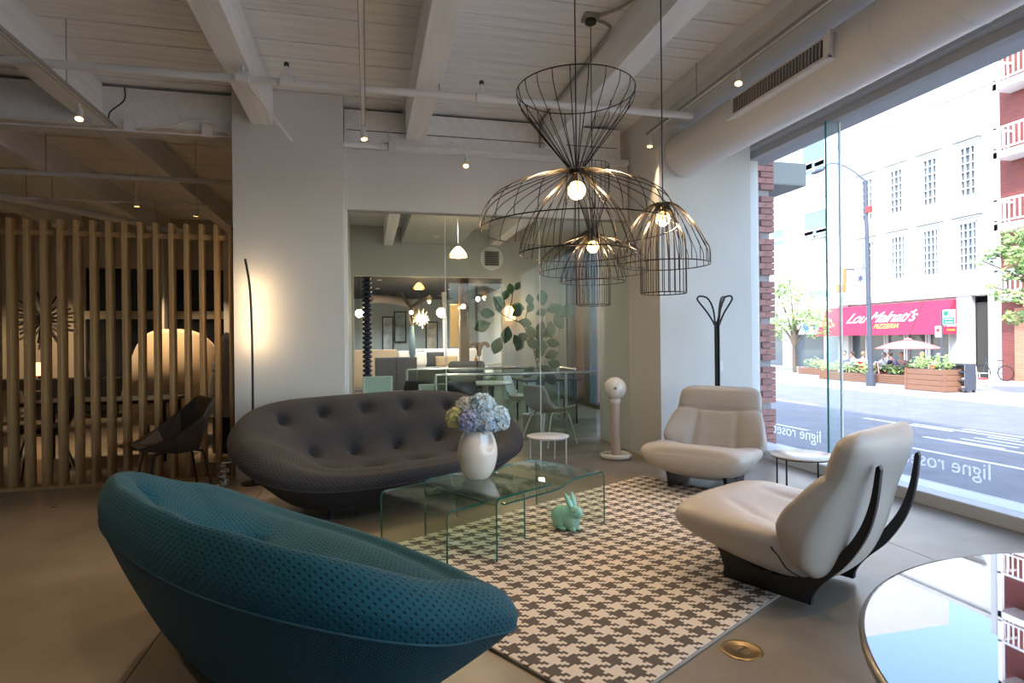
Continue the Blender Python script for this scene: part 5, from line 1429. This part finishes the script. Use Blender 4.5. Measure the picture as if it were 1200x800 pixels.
# orange hanging sign at the corner of the white building
q = at_x(990, 338, 27.8); t = thing('hanging_sign', 'orange box sign hanging between the white buildings', 'sign', (27.8, q.y, q.z))
B(-.6, .0, -.12, .12, -.25, .25).build('box', M['orange'], t, False, .03); B(-.05, .05, -.1, .1, .2, 1.2).build('arm', M['orange'], t, False); B(0, .9, -.03, .03, 1.1, 1.2).build('bracket', M['polegray'], t, False)

# street lamp
q = at_z(1020.5, 452, GZ); t = thing('street_lamp', 'tall dark street lamp with a curved arm and a pale banner', 'street lamp', (q.x, q.y, GZ))
top = at_x(1014, 212, q.x) - Vector((q.x, q.y, GZ))
MB().tube([(0, 0, 0), (0, 0, .5), (0, 0, .52), (0, top.y, top.z)], [.17, .17, .10, .07], 14).build('pole', M['polegray'], t)
hd = at_x(963, 199, q.x) - Vector((q.x, q.y, GZ))
MB().tube(catmull([(0, top.y, top.z), (0, top.y + (hd.y - top.y) * .35, top.z + .75), (0, top.y + (hd.y - top.y) * .75, hd.z + .12), tuple(hd)], 6), .035, 8).build('arm', M['polegray'], t)
MB().ball((0, hd.y + .25, hd.z), (.12, .42, .09), 14, 8).build('lamp_head', M['polegray'], t)
b0, b1 = at_x(1002.5, 316, q.x), at_x(1016, 356, q.x)
o = B(-.02, .02, b1.y - q.y + .02, b0.y - q.y, b1.z - GZ, b0.z - GZ).build('banner', M['banner'], t, False)
cz_ = (b0.z + b1.z) / 2 - GZ + .35; cy_ = (b0.y + b1.y) / 2 - q.y
mb = MB()
for k in range(6): a = k * PI / 3; mb.tube([(-.03, cy_ + .03 * math.cos(a), cz_ + .03 * math.sin(a)), (-.03, cy_ + .14 * math.cos(a + .5), cz_ + .14 * math.sin(a + .5))], .022, 6)
mb.build('banner_emblem', M['polegray'], t); MB().tube([(0, 0, b0.z - GZ + .02), (0, b0.y - q.y, b0.z - GZ + .02)], .02, 6).build('banner_arm', M['polegray'], t)
B(-.07, .07, -.10, .10, 4.75, 5.0).build('red_flag_box', M['redplastic'], t, False, loc=(0, 0, 2.3))

# bus stop sign post
q = at_z(1103, 459, GZ); t = thing('sign_post', 'thin grey post with a green and white street sign by the planter', 'sign post', (q.x, q.y, GZ))
tp = at_x(1107, 364, q.x).z - GZ
MB().cyl((0, 0, 0), (0, -.05, tp), .035, n=8).build('post', M['polegray'], t); MB().lathe([(.12, 0), (.10, .15), (.04, .2)], 12).build('foot', M['signwhite'], t)
a, b_ = at_x(1106, 363, q.x), at_x(1120.5, 380, q.x)
y0_, y1_ = b_.y - q.y, a.y - q.y
B(-.05, -.03, y0_, y1_, b_.z - GZ, a.z - GZ).build('sign_board', M['signwhite'], t, False)
B(-.055, -.05, y0_ + .02, y1_ - .02, b_.z - GZ + .02, (a.z + b_.z) / 2 - GZ - .02).build('green_panel', M['signgreen'], t, False)
MB().cyl((-.055, y1_ - .12, a.z - GZ - .13), (-.05, y1_ - .12, a.z - GZ - .13), .09, n=20).build('green_disc', M['signgreen'], t)
for k in range(2): B(-.06, -.055, y0_ + .08, y1_ - .08, b_.z - GZ + .07 + k * .10, b_.z - GZ + .10 + k * .10).build('print_line', M['signwhite'], t, False)
for k in range(3): B(-.055, -.05, y0_ + .04, y1_ - .26, a.z - GZ - .07 - k * .07, a.z - GZ - .05 - k * .07).build('print_line', M['signgreen'], t, False)
a, b_ = at_x(1097, 382, q.x), at_x(1104, 395, q.x); B(-.05, -.03, b_.y - q.y, a.y - q.y, b_.z - GZ, a.z - GZ).build('lower_board', M['signwhite'], t, False)
MB().cyl((-.055, (a.y + b_.y) / 2 - q.y, a.z - GZ - .15), (-.05, (a.y + b_.y) / 2 - q.y, a.z - GZ - .15), .07, n=16).build('red_disc', M['redplastic'], t)

def leafcloud(mb, c, R, n, s_):
    for _ in range(n):
        while True:
            p = Vector((random.uniform(-1, 1), random.uniform(-1, 1), random.uniform(-1, 1)))
            if p.length < 1: break
        p = Vector(c) + Vector((p.x * R[0], p.y * R[1], p.z * R[2])); u = Vector((random.gauss(0, 1), random.gauss(0, 1), random.gauss(0, 1))).normalized(); v = u.orthogonal().normalized()
        k = s_ * random.uniform(.6, 1.2); mb.add([p - u * k, p - v * k * .5, p + u * k, p + v * k * .5], [(0, 1, 2, 3)])
# planters and their plants
def planter(q, lx, ly, h, label, plab):
    t = thing('planter', label, 'planter', (q.x + lx / 2, q.y, GZ), 0, 'planter boxes around the cafe terrace')
    for k in range(4):
        z0 = .02 + k * (h - .04) / 4
        B(-lx / 2, lx / 2, -ly / 2, ly / 2, z0, z0 + (h - .04) / 4 - .012).build('board', M['planterwood'], t, False, .004)
    for sx in (-1, 1):
        for sy in (-1, 1): B(sx * lx / 2 - .03, sx * lx / 2 + .03, sy * ly / 2 - .03, sy * ly / 2 + .03, 0, h).build('corner_post', M['planterwood'], t, False)
    B(-lx / 2 + .04, lx / 2 - .04, -ly / 2 + .04, ly / 2 - .04, h - .06, h - .03).build('soil', M['bark'], t, False)
    mb = MB()
    for k in range(5): leafcloud(mb, (random.uniform(-.6, .6) * lx / 2, -ly / 2 + ly * (k + .5) / 5, h + .22), (lx * .55, ly / 7, random.uniform(.2, .38)), 130, .06)
    o = mb.build('foliage', M['leaf2'], None, False); o.location = t.location; tag(o, plab, 'plant', 'plants in the terrace planters')
    return t
q = at_z(1081, 458, GZ); planter(q + Vector((.1, 0, 0)), .7, 1.55, .82, 'reddish wood planter box beside the sign post', 'leafy plants in the reddish planter beside the sign post')
q = at_z(1030, 449, GZ); planter(q + Vector((.2, 0, 0)), .7, 2.2, .42, 'low wood planter box in front of the street lamp', 'leafy plants in the planter behind the street lamp')
q = at_z(985, 446, GZ); planter(q + Vector((.2, 0, 0)), .7, 3.0, .40, 'long low planter box left of the street lamp', 'leafy plants left of the street lamp by the kerb')
q = at_z(945, 440, GZ); planter(q + Vector((1.0, 0, 0)), .7, 3.5, .38, 'farthest planter box under the blue sign', 'leafy plants under the blue shop sign')
# wooden slatted end stand beside the planter
q = at_z(1100, 458, GZ); t = thing('wooden_rack', 'low orange wood slatted rack beside the planter and sign post', 'rack', (q.x + .35, q.y - .05, GZ))
for sy in (-.28, .28): B(-.2, .2, sy - .03, sy + .03, 0, .95).build('side', M['planterwood'], t, False)
for z_ in (.2, .5, .8): B(-.2, .2, -.28, .28, z_, z_ + .06).build('shelf', M['planterwood'], t, False)
# cart
q = at_z(1116, 459, GZ); t = thing('serving_cart', 'dark grey serving cart with shelves of white crockery', 'cart', (q.x + .3, q.y, GZ))
for sy in (-.42, .0, .42): B(-.22, .22, sy - .03, sy + .03, .08, .98).build('side_panel', M['polegray'], t, False, .01)
for z_ in (.10, .40, .70, .96): B(-.24, .24, -.44, .44, z_, z_ + .04).build('shelf', M['polegray'], t, False)
B(-.24, -.2, .0, .42, .1, .96).build('front_panel', M['polegray'], t, False)
for sx in (-1, 1):
    for sy in (-1, 1): MB().cyl((sx * .18, sy * .38 - .015, .04), (sx * .18, sy * .38 + .015, .04), .04, n=12).build('wheel', M['tyre'], t)
for i, (y, z_) in enumerate(((-.30, .14), (-.15, .14), (-.22, .44), (-.2, 1.0), (.1, 1.0))):
    o = MB().lathe([(.03, 0), (.10, .01), (.115, .07), (.10, .07), (.03, .02)], 20).build('bowl_stack', M['lampwhite'], None); o.location = (t.location.x, t.location.y + y, GZ + z_); tag(o, ['white bowls on the bottom shelf of the cart, farther pile', 'white bowls on the bottom shelf of the cart, nearer pile', 'white bowl on the middle shelf of the cart', 'white bowl on top of the cart, left', 'white bowl on top of the cart, right'][i], 'bowl', 'crockery on the serving cart')
# patio chair
def patio_chair(loc, rz, label):
    t = thing('patio_chair', label, 'chair', loc, rz, 'patio chairs of the cafe terrace')
    MB().box(-.22, .22, -.22, .22, .42, .46).build('seat', M['redplastic'], t, False, .01)
    MB().box(-.20, .20, .20, .23, .50, .86).build('backrest', M['redplastic'], t, False, .01)
    for sx in (-1, 1):
        MB().tube([(sx * .24, -.24, 0), (sx * .23, -.20, .64), (sx * .23, .22, .66)], .018, 8).build('front_leg', M['winframe'], t)
        MB().tube([(sx * .24, .26, 0), (sx * .22, .20, .46), (sx * .20, .24, .90)], .018, 8).build('rear_leg', M['winframe'], t)
    MB().tube([(-.20, .24, .90), (.20, .24, .90)], .018, 8).build('top_bar', M['winframe'], t)
    return t
q = at_z(1139, 458, GZ); pc = patio_chair((q.x + .3, q.y, GZ), math.radians(75), 'red and white patio chair standing alone right of the serving cart')
# parasol
q = at_x(1064, 408, 22.0); t = thing('parasol', 'salmon pink parasol over the cafe terrace', 'parasol', (22.0, q.y, GZ))
hz = q.z - GZ; R = 1.22; mb = MB(); n = 8
vs = [(0, 0, hz + .38)] + [(R * .5 * math.cos(2 * PI * k / n), R * .5 * math.sin(2 * PI * k / n), hz + .24) for k in range(n)] + [(R * math.cos(2 * PI * k / n), R * math.sin(2 * PI * k / n), hz) for k in range(n)]
fs = [(0, 1 + k, 1 + (k + 1) % n) for k in range(n)] + [(1 + k, 1 + n + k, 1 + n + (k + 1) % n, 1 + (k + 1) % n) for k in range(n)]
o = mb.add(vs, fs).build('canopy', M['umbrella'], t, False); so_ = o.modifiers.new('s', 'SOLIDIFY'); so_.thickness = .02
MB().lathe([(.16, hz + .36), (.13, hz + .41), (0, hz + .45)], 8).build('cap', M['umbrella'], t, False)
MB().cyl((0, 0, 0), (0, 0, hz + .36), .025).build('pole', M['planterwood'], t); MB().lathe([(.25, 0), (.25, .05), (.05, .09)], 20).build('base', M['polegray'], t)
for k in range(n): a = 2 * PI * k / n; MB().cyl((0, 0, hz + .34), (R * .96 * math.cos(a), R * .96 * math.sin(a), hz - .01), .01, n=5).build('rib', M['planterwood'], t)

# seated people on the terrace
def skinned(name, pts, edges, rad, m, parent, lv=1):
    me = bpy.data.meshes.new(name); me.from_pydata(pts, edges, []); o = link(name, me, parent)
    me.materials.append(m)
    sk = o.modifiers.new('skin', 'SKIN'); sk.use_smooth_shade = True
    for i, r in enumerate(rad):
        v = me.skin_vertices[0].data[i]; v.radius = (r, r); v.use_root = (i == 0)
    ss = o.modifiers.new('sub', 'SUBSURF'); ss.levels = lv; ss.render_levels = lv
    return o
def person(loc, rz, shirt, trousers, hair, label, lean=0.0, arm=1):
    t = thing('person', label, 'person', loc, rz, 'people seated on the cafe terrace')
    # faces -y, seat height .46
    L_ = lean
    pts = [(0, .10, .52), (0, .10 - L_ * .3, .72), (0, .08 - L_ * .7, .93), (0, .06 - L_, 1.02), (0, .03 - L_ * 1.1, 1.10)]
    ed = [(0, 1), (1, 2), (2, 3), (3, 4)]; rd = [.13, .12, .13, .055, .05]
    def add(chain, rs, root):
        k = root
        for p, r in zip(chain, rs): pts.append(p); rd.append(r); ed.append((k, len(pts) - 1)); k = len(pts) - 1
    for s_ in (-1, 1):
        add([(s_ * .09, .08, .52), (s_ * .11, -.34, .52), (s_ * .11, -.36, .10), (s_ * .11, -.46, .05)], [.085, .062, .045, .035], 0)
        add([(s_ * .17, .08 - L_ * .7, .93), (s_ * .22, -.02 - L_ * .6, .70), (s_ * .15, -.26 - L_ * .5, .74 + .12 * (arm if s_ > 0 else 0)), (s_ * .13, -.33 - L_ * .5, .76 + .16 * (arm if s_ > 0 else 0))], [.058, .042, .032, .024], 2)
    skinned('body', pts, ed, rd, M['skin'], t)
    def sub(name, keep, m, grow):
        idx = {k: i for i, k in enumerate(keep)}
        return skinned(name, [pts[k] for k in keep], [(idx[a], idx[b]) for a, b in ed if a in idx and b in idx], [rd[k] + grow for k in keep], m, t)
    sub('shirt', [0, 1, 2, 9, 10, 13 if False else 9][:5] if False else [0, 1, 2, 9, 10, 17, 18], shirt, .014) if len(pts) > 18 else None
    sub('trousers', [0, 5, 6, 7, 13, 14, 15], trousers, .012)
    hc = Vector((0, .01 - L_ * 1.15, 1.20))
    h = MB().ball(hc, (.078, .095, .115), 18, 12).build('head', M['skin'], t)
    MB().ball(hc + Vector((0, -.098, -.012)), (.013, .018, .02), 8, 6).build('nose', M['skin'], h)
    for s_ in (-1, 1):
        MB().ball(hc + Vector((s_ * .03, -.085, .015)), .011, 8, 6).build('eye', M['slot'], h); MB().ball(hc + Vector((s_ * .08, .005, -.005)), (.012, .02, .03), 8, 6).build('ear', M['skin'], h)
    B(hc.x - .025, hc.x + .025, hc.y - .094, hc.y - .085, hc.z - .058, hc.z - .048).build('mouth', M['redplastic'], h, False)
    MB().ball(hc + Vector((0, .022, .028)), (.090, .100, .112), 18, 12).build('hair', hair, t)
    return t
SH = lambda n_, c: mat(n_, c, .8)
ppl = [(1000, 22.0, 200, (.35, .45, .65), 'person in a blue shirt left of the street lamp', .05), (1012, 22.4, 100, (.75, .78, .82), 'person in a white shirt beside the street lamp', .0), (1034, 21.9, 60, (.70, .66, .66), 'person in a pale top at the first table right of the street lamp', .08),
       (1044, 22.6, 190, (.08, .08, .12), 'person in dark clothes facing the pale dressed person', .05), (1080, 23.4, 250, (.06, .05, .06), 'person in black standing out behind the big planter', .0), (1098, 21.7, 110, (.30, .34, .38), 'person in a striped grey top by the sign post', .15), (990, 23.2, 300, (.10, .12, .20), 'person in navy at the far left table', .05), (1056, 22.2, 320, (.15, .17, .45), 'person in a royal blue top beneath the parasol', .1)]
hairs = [M['hairm'], mat('fair hair', (.30, .20, .10), .7), mat('grey hair', (.25, .24, .23), .7)]
for i, (px, X_, rz, col, lab, lean) in enumerate(ppl):
    q = at_x(px, 420, X_)
    lc = (X_, q.y, GZ); person(lc, math.radians(rz), SH('shirt %d' % i, col), SH('trousers %d' % (i % 3), [(.03, .035, .05), (.10, .09, .08), (.02, .02, .02)][i % 3]), hairs[i % 3], lab, lean, i % 2)
    c_ = dup(pc, (X_, q.y, GZ), math.radians(rz), 'patio chair under the ' + lab.replace(' facing the pale dressed person', ' opposite').replace('at the first table right', 'right'))
for i, (px, X_, lab) in enumerate(((1006, 21.7, 'round dark terrace table left of the street lamp'), (1039, 22.2, 'round dark terrace table right of the street lamp'), (1070, 22.8, 'round dark terrace table beneath the parasol'), (1090, 22.5, 'round dark terrace table near the sign post'))):
    q = at_x(px, 425, X_); t = thing('terrace_table', lab, 'table', (X_, q.y, GZ), 0, 'round tables of the cafe terrace')
    MB().lathe([(0, .71), (.36, .71), (.37, .72), (.36, .735), (0, .735)], 24, caps=False).build('tabletop', M['slot'], t); MB().lathe([(.22, 0), (.22, .02), (.04, .04), (.03, .71)], 16).build('pedestal', M['slot'], t)

# trees
def tree(base, h, crowns, label, m, trunk_r=.11, leaf=.13):
    t = thing('street_tree', label, 'tree', base)
    tr = MB().tube(catmull([(0, 0, 0), (.05, .08, h * .3), (-.05, -.05, h * .6), (0, .05, h * .8)], 5), [trunk_r * (1 - .04 * k) for k in range(16)], 10)
    for c, R_, n in crowns: tr.tube(catmull([(0, 0, h * .35), (c[0] * .4, c[1] * .4, h * .35 + (c[2] - h * .35) * .6), tuple(c)], 4), [.05, .048, .044, .04, .035, .03, .025, .02, .015], 6)
    tr.build('trunk', M['bark'], t)
    mb = MB()
    for c, R_, n in crowns: leafcloud(mb, c, R_, n, leaf)
    o = mb.build('foliage', m, t, False); o['kind'] = 'stuff'
    return t
q = at_z(931, 433, GZ); Xt = 24.0; q = at_x(931, 420, Xt); b_ = Vector((Xt, q.y, GZ))
cr = []
for px, py, r, n in ((925, 330, .8, 240), (915, 355, .9, 260), (938, 345, .8, 200), (950, 365, 1.0, 300), (918, 385, .9, 260), (958, 383, .8, 240), (935, 372, .8, 160), (908, 340, .7, 180), (905, 375, .8, 200)):
    cr.append((at_x(px, py, Xt) - b_, (r, r, r * .8), n))
tree(b_, 4.2, cr, 'small leafy street tree before the plain white building', M['leaf2'])
Xt = 20.5; q = at_x(1245, 470, Xt); b_ = Vector((Xt, q.y, GZ)); cr = []
for px, py, r, n in ((1200, 275, .7, 200), (1185, 290, .55, 130), (1165, 297, .5, 80), (1150, 305, .4, 45), (1195, 320, .6, 160), (1180, 345, .5, 90), (1160, 335, .35, 30), (1195, 372, .5, 120), (1215, 300, .9, 300), (1230, 345, .9, 300), (1250, 260, 1.1, 350)):
    cr.append((at_x(px, py, Xt) - b_, (r, r, r * .5), n))
tree(b_, 6.5, cr, 'leafy tree whose branches enter at the right edge of the window', M['leaf2'], .14, .12)

# car
def car(loc, rz, label, m):
    t = thing('car', label, 'car', loc, rz)
    side = [(-2.2, .30), (-2.22, .62), (-2.0, .82), (-1.25, .95), (-.6, 1.38), (.7, 1.42), (1.55, 1.0), (2.1, .92), (2.2, .6), (2.15, .30)]
    MB().prism(side, 1, -.82, .82).build('body', m, t, True, .08)
    MB().prism([(-1.15, .97), (-.6, 1.33), (.05, 1.35), (.05, .97)], 1, -.835, .835).build('side_window', M['winglass'], t, False)
    MB().prism([(.12, .97), (.12, 1.35), (.66, 1.36), (1.35, 1.0)], 1, -.835, .835).build('side_window', M['winglass'], t, False)
    for x in (-1.4, 1.35):
        for y in (-.80, .80): o = MB().cyl((x, y - .1, .32), (x, y + .1, .32), .32, n=20).build('wheel', M['tyre'], t); MB().cyl((x, y - .11, .32), (x, y + .11, .32), .18, n=14).build('hubcap', M['chrome'], o)
    return t
q = at_z(893, 432, GZ - .12); car((17.6, 27.5, GZ - .12), math.radians(90), 'pale silver car parked beyond the brick pier', M['carpaint'])
# bicycle leaning on the wall
q = at_x(1165, 437, 27.2); t = thing('bicycle', 'dark bicycle leaning near the dark doorway', 'bicycle', (27.2, q.y, GZ), math.radians(90))
for x in (-.5, .5): MB().tube([(x + .33 * math.cos(2 * PI * k / 24), 0, .34 + .33 * math.sin(2 * PI * k / 24)) for k in range(24)], .02, 6, closed=True).build('wheel', M['tyre'], t)
MB().tube([(-.5, 0, .34), (-.15, 0, .32), (.35, 0, .80), (-.25, 0, .80), (-.15, 0, .32)], .018, 6).build('frame', M['polegray'], t); MB().tube([(.5, 0, .34), (.33, 0, .95)], .016, 6).build('fork', M['polegray'], t)
MB().tube([(.33, -.25, .98), (.33, .25, .98)], .014, 6).build('handlebar', M['polegray'], t); B(-.36, -.16, -.05, .05, .86, .90).build('saddle', M['slot'], t, False)

# ---- more of the bedroom display beyond the opening
t = thing('ceiling_duct', 'brown lit duct tube under the dark ceiling beyond the opening', 'duct')
a, b_ = at_y(434, 350, 18.8), at_y(480, 356, 20.5); MB().tube(catmull([tuple(a), tuple(a.lerp(b_, .5) + Vector((0, 0, .06))), tuple(b_)], 6), .13, 14).build('tube', mat('pale brown duct', (.46, .38, .33), .5), t)
for f in (.2, .6, .95): p = a.lerp(b_, f); MB().cyl(p, (p.x, p.y, 2.95), .012, n=6).build('hanger', M['black'], t)
for i, (px0, px1, py0, py1, c, lab) in enumerate(((449, 460, 372, 412, (.55, .62, .66), 'pale blue wall panel picture left of the starburst lamp'), (463, 475, 366, 400, (.40, .48, .52), 'grey blue framed picture behind the starburst lamp'), (500, 512, 378, 412, (.62, .58, .48), 'cream framed picture right of the starburst lamp'))):
    q0, q1 = at_y(px0, py0, 22.25), at_y(px1, py1, 22.25); t = thing('picture', lab, 'picture', ((q0.x + q1.x) / 2, 22.26, (q0.z + q1.z) / 2)); w2, h2 = abs(q1.x - q0.x) / 2, abs(q0.z - q1.z) / 2
    B(-w2, w2, 0, .03, -h2, h2).build('canvas', mat('canvas %d' % i, c, .8, noise=(4, .4)), t, False)
    for (x0, x1, z0, z1) in ((-w2 - .04, w2 + .04, h2, h2 + .04), (-w2 - .04, w2 + .04, -h2 - .04, -h2), (-w2 - .04, -w2, -h2, h2), (w2, w2 + .04, -h2, h2)): B(x0, x1, -.02, .03, z0, z1).build('frame_bar', M['black'], t, False)
p = at_y(481, 412, 17.0); t = thing('floor_vase', 'tall slim blue grey vase with dry twigs left of the bed', 'vase', (p.x, 16.3, .95))
MB().lathe([(.06, 0), (.09, .1), (.08, .5), (.05, .8), (.06, .85)], 16).build('body', mat('blue grey glaze', (.16, .25, .30), .3), t)
for k in range(7): MB().tube([(0, 0, .8), (.10 * math.cos(k), .08 * math.sin(k), 1.1), (.22 * math.cos(k * 1.3), .15 * math.sin(k), 1.35)], .006, 5).build('twig', M['bark'], t)
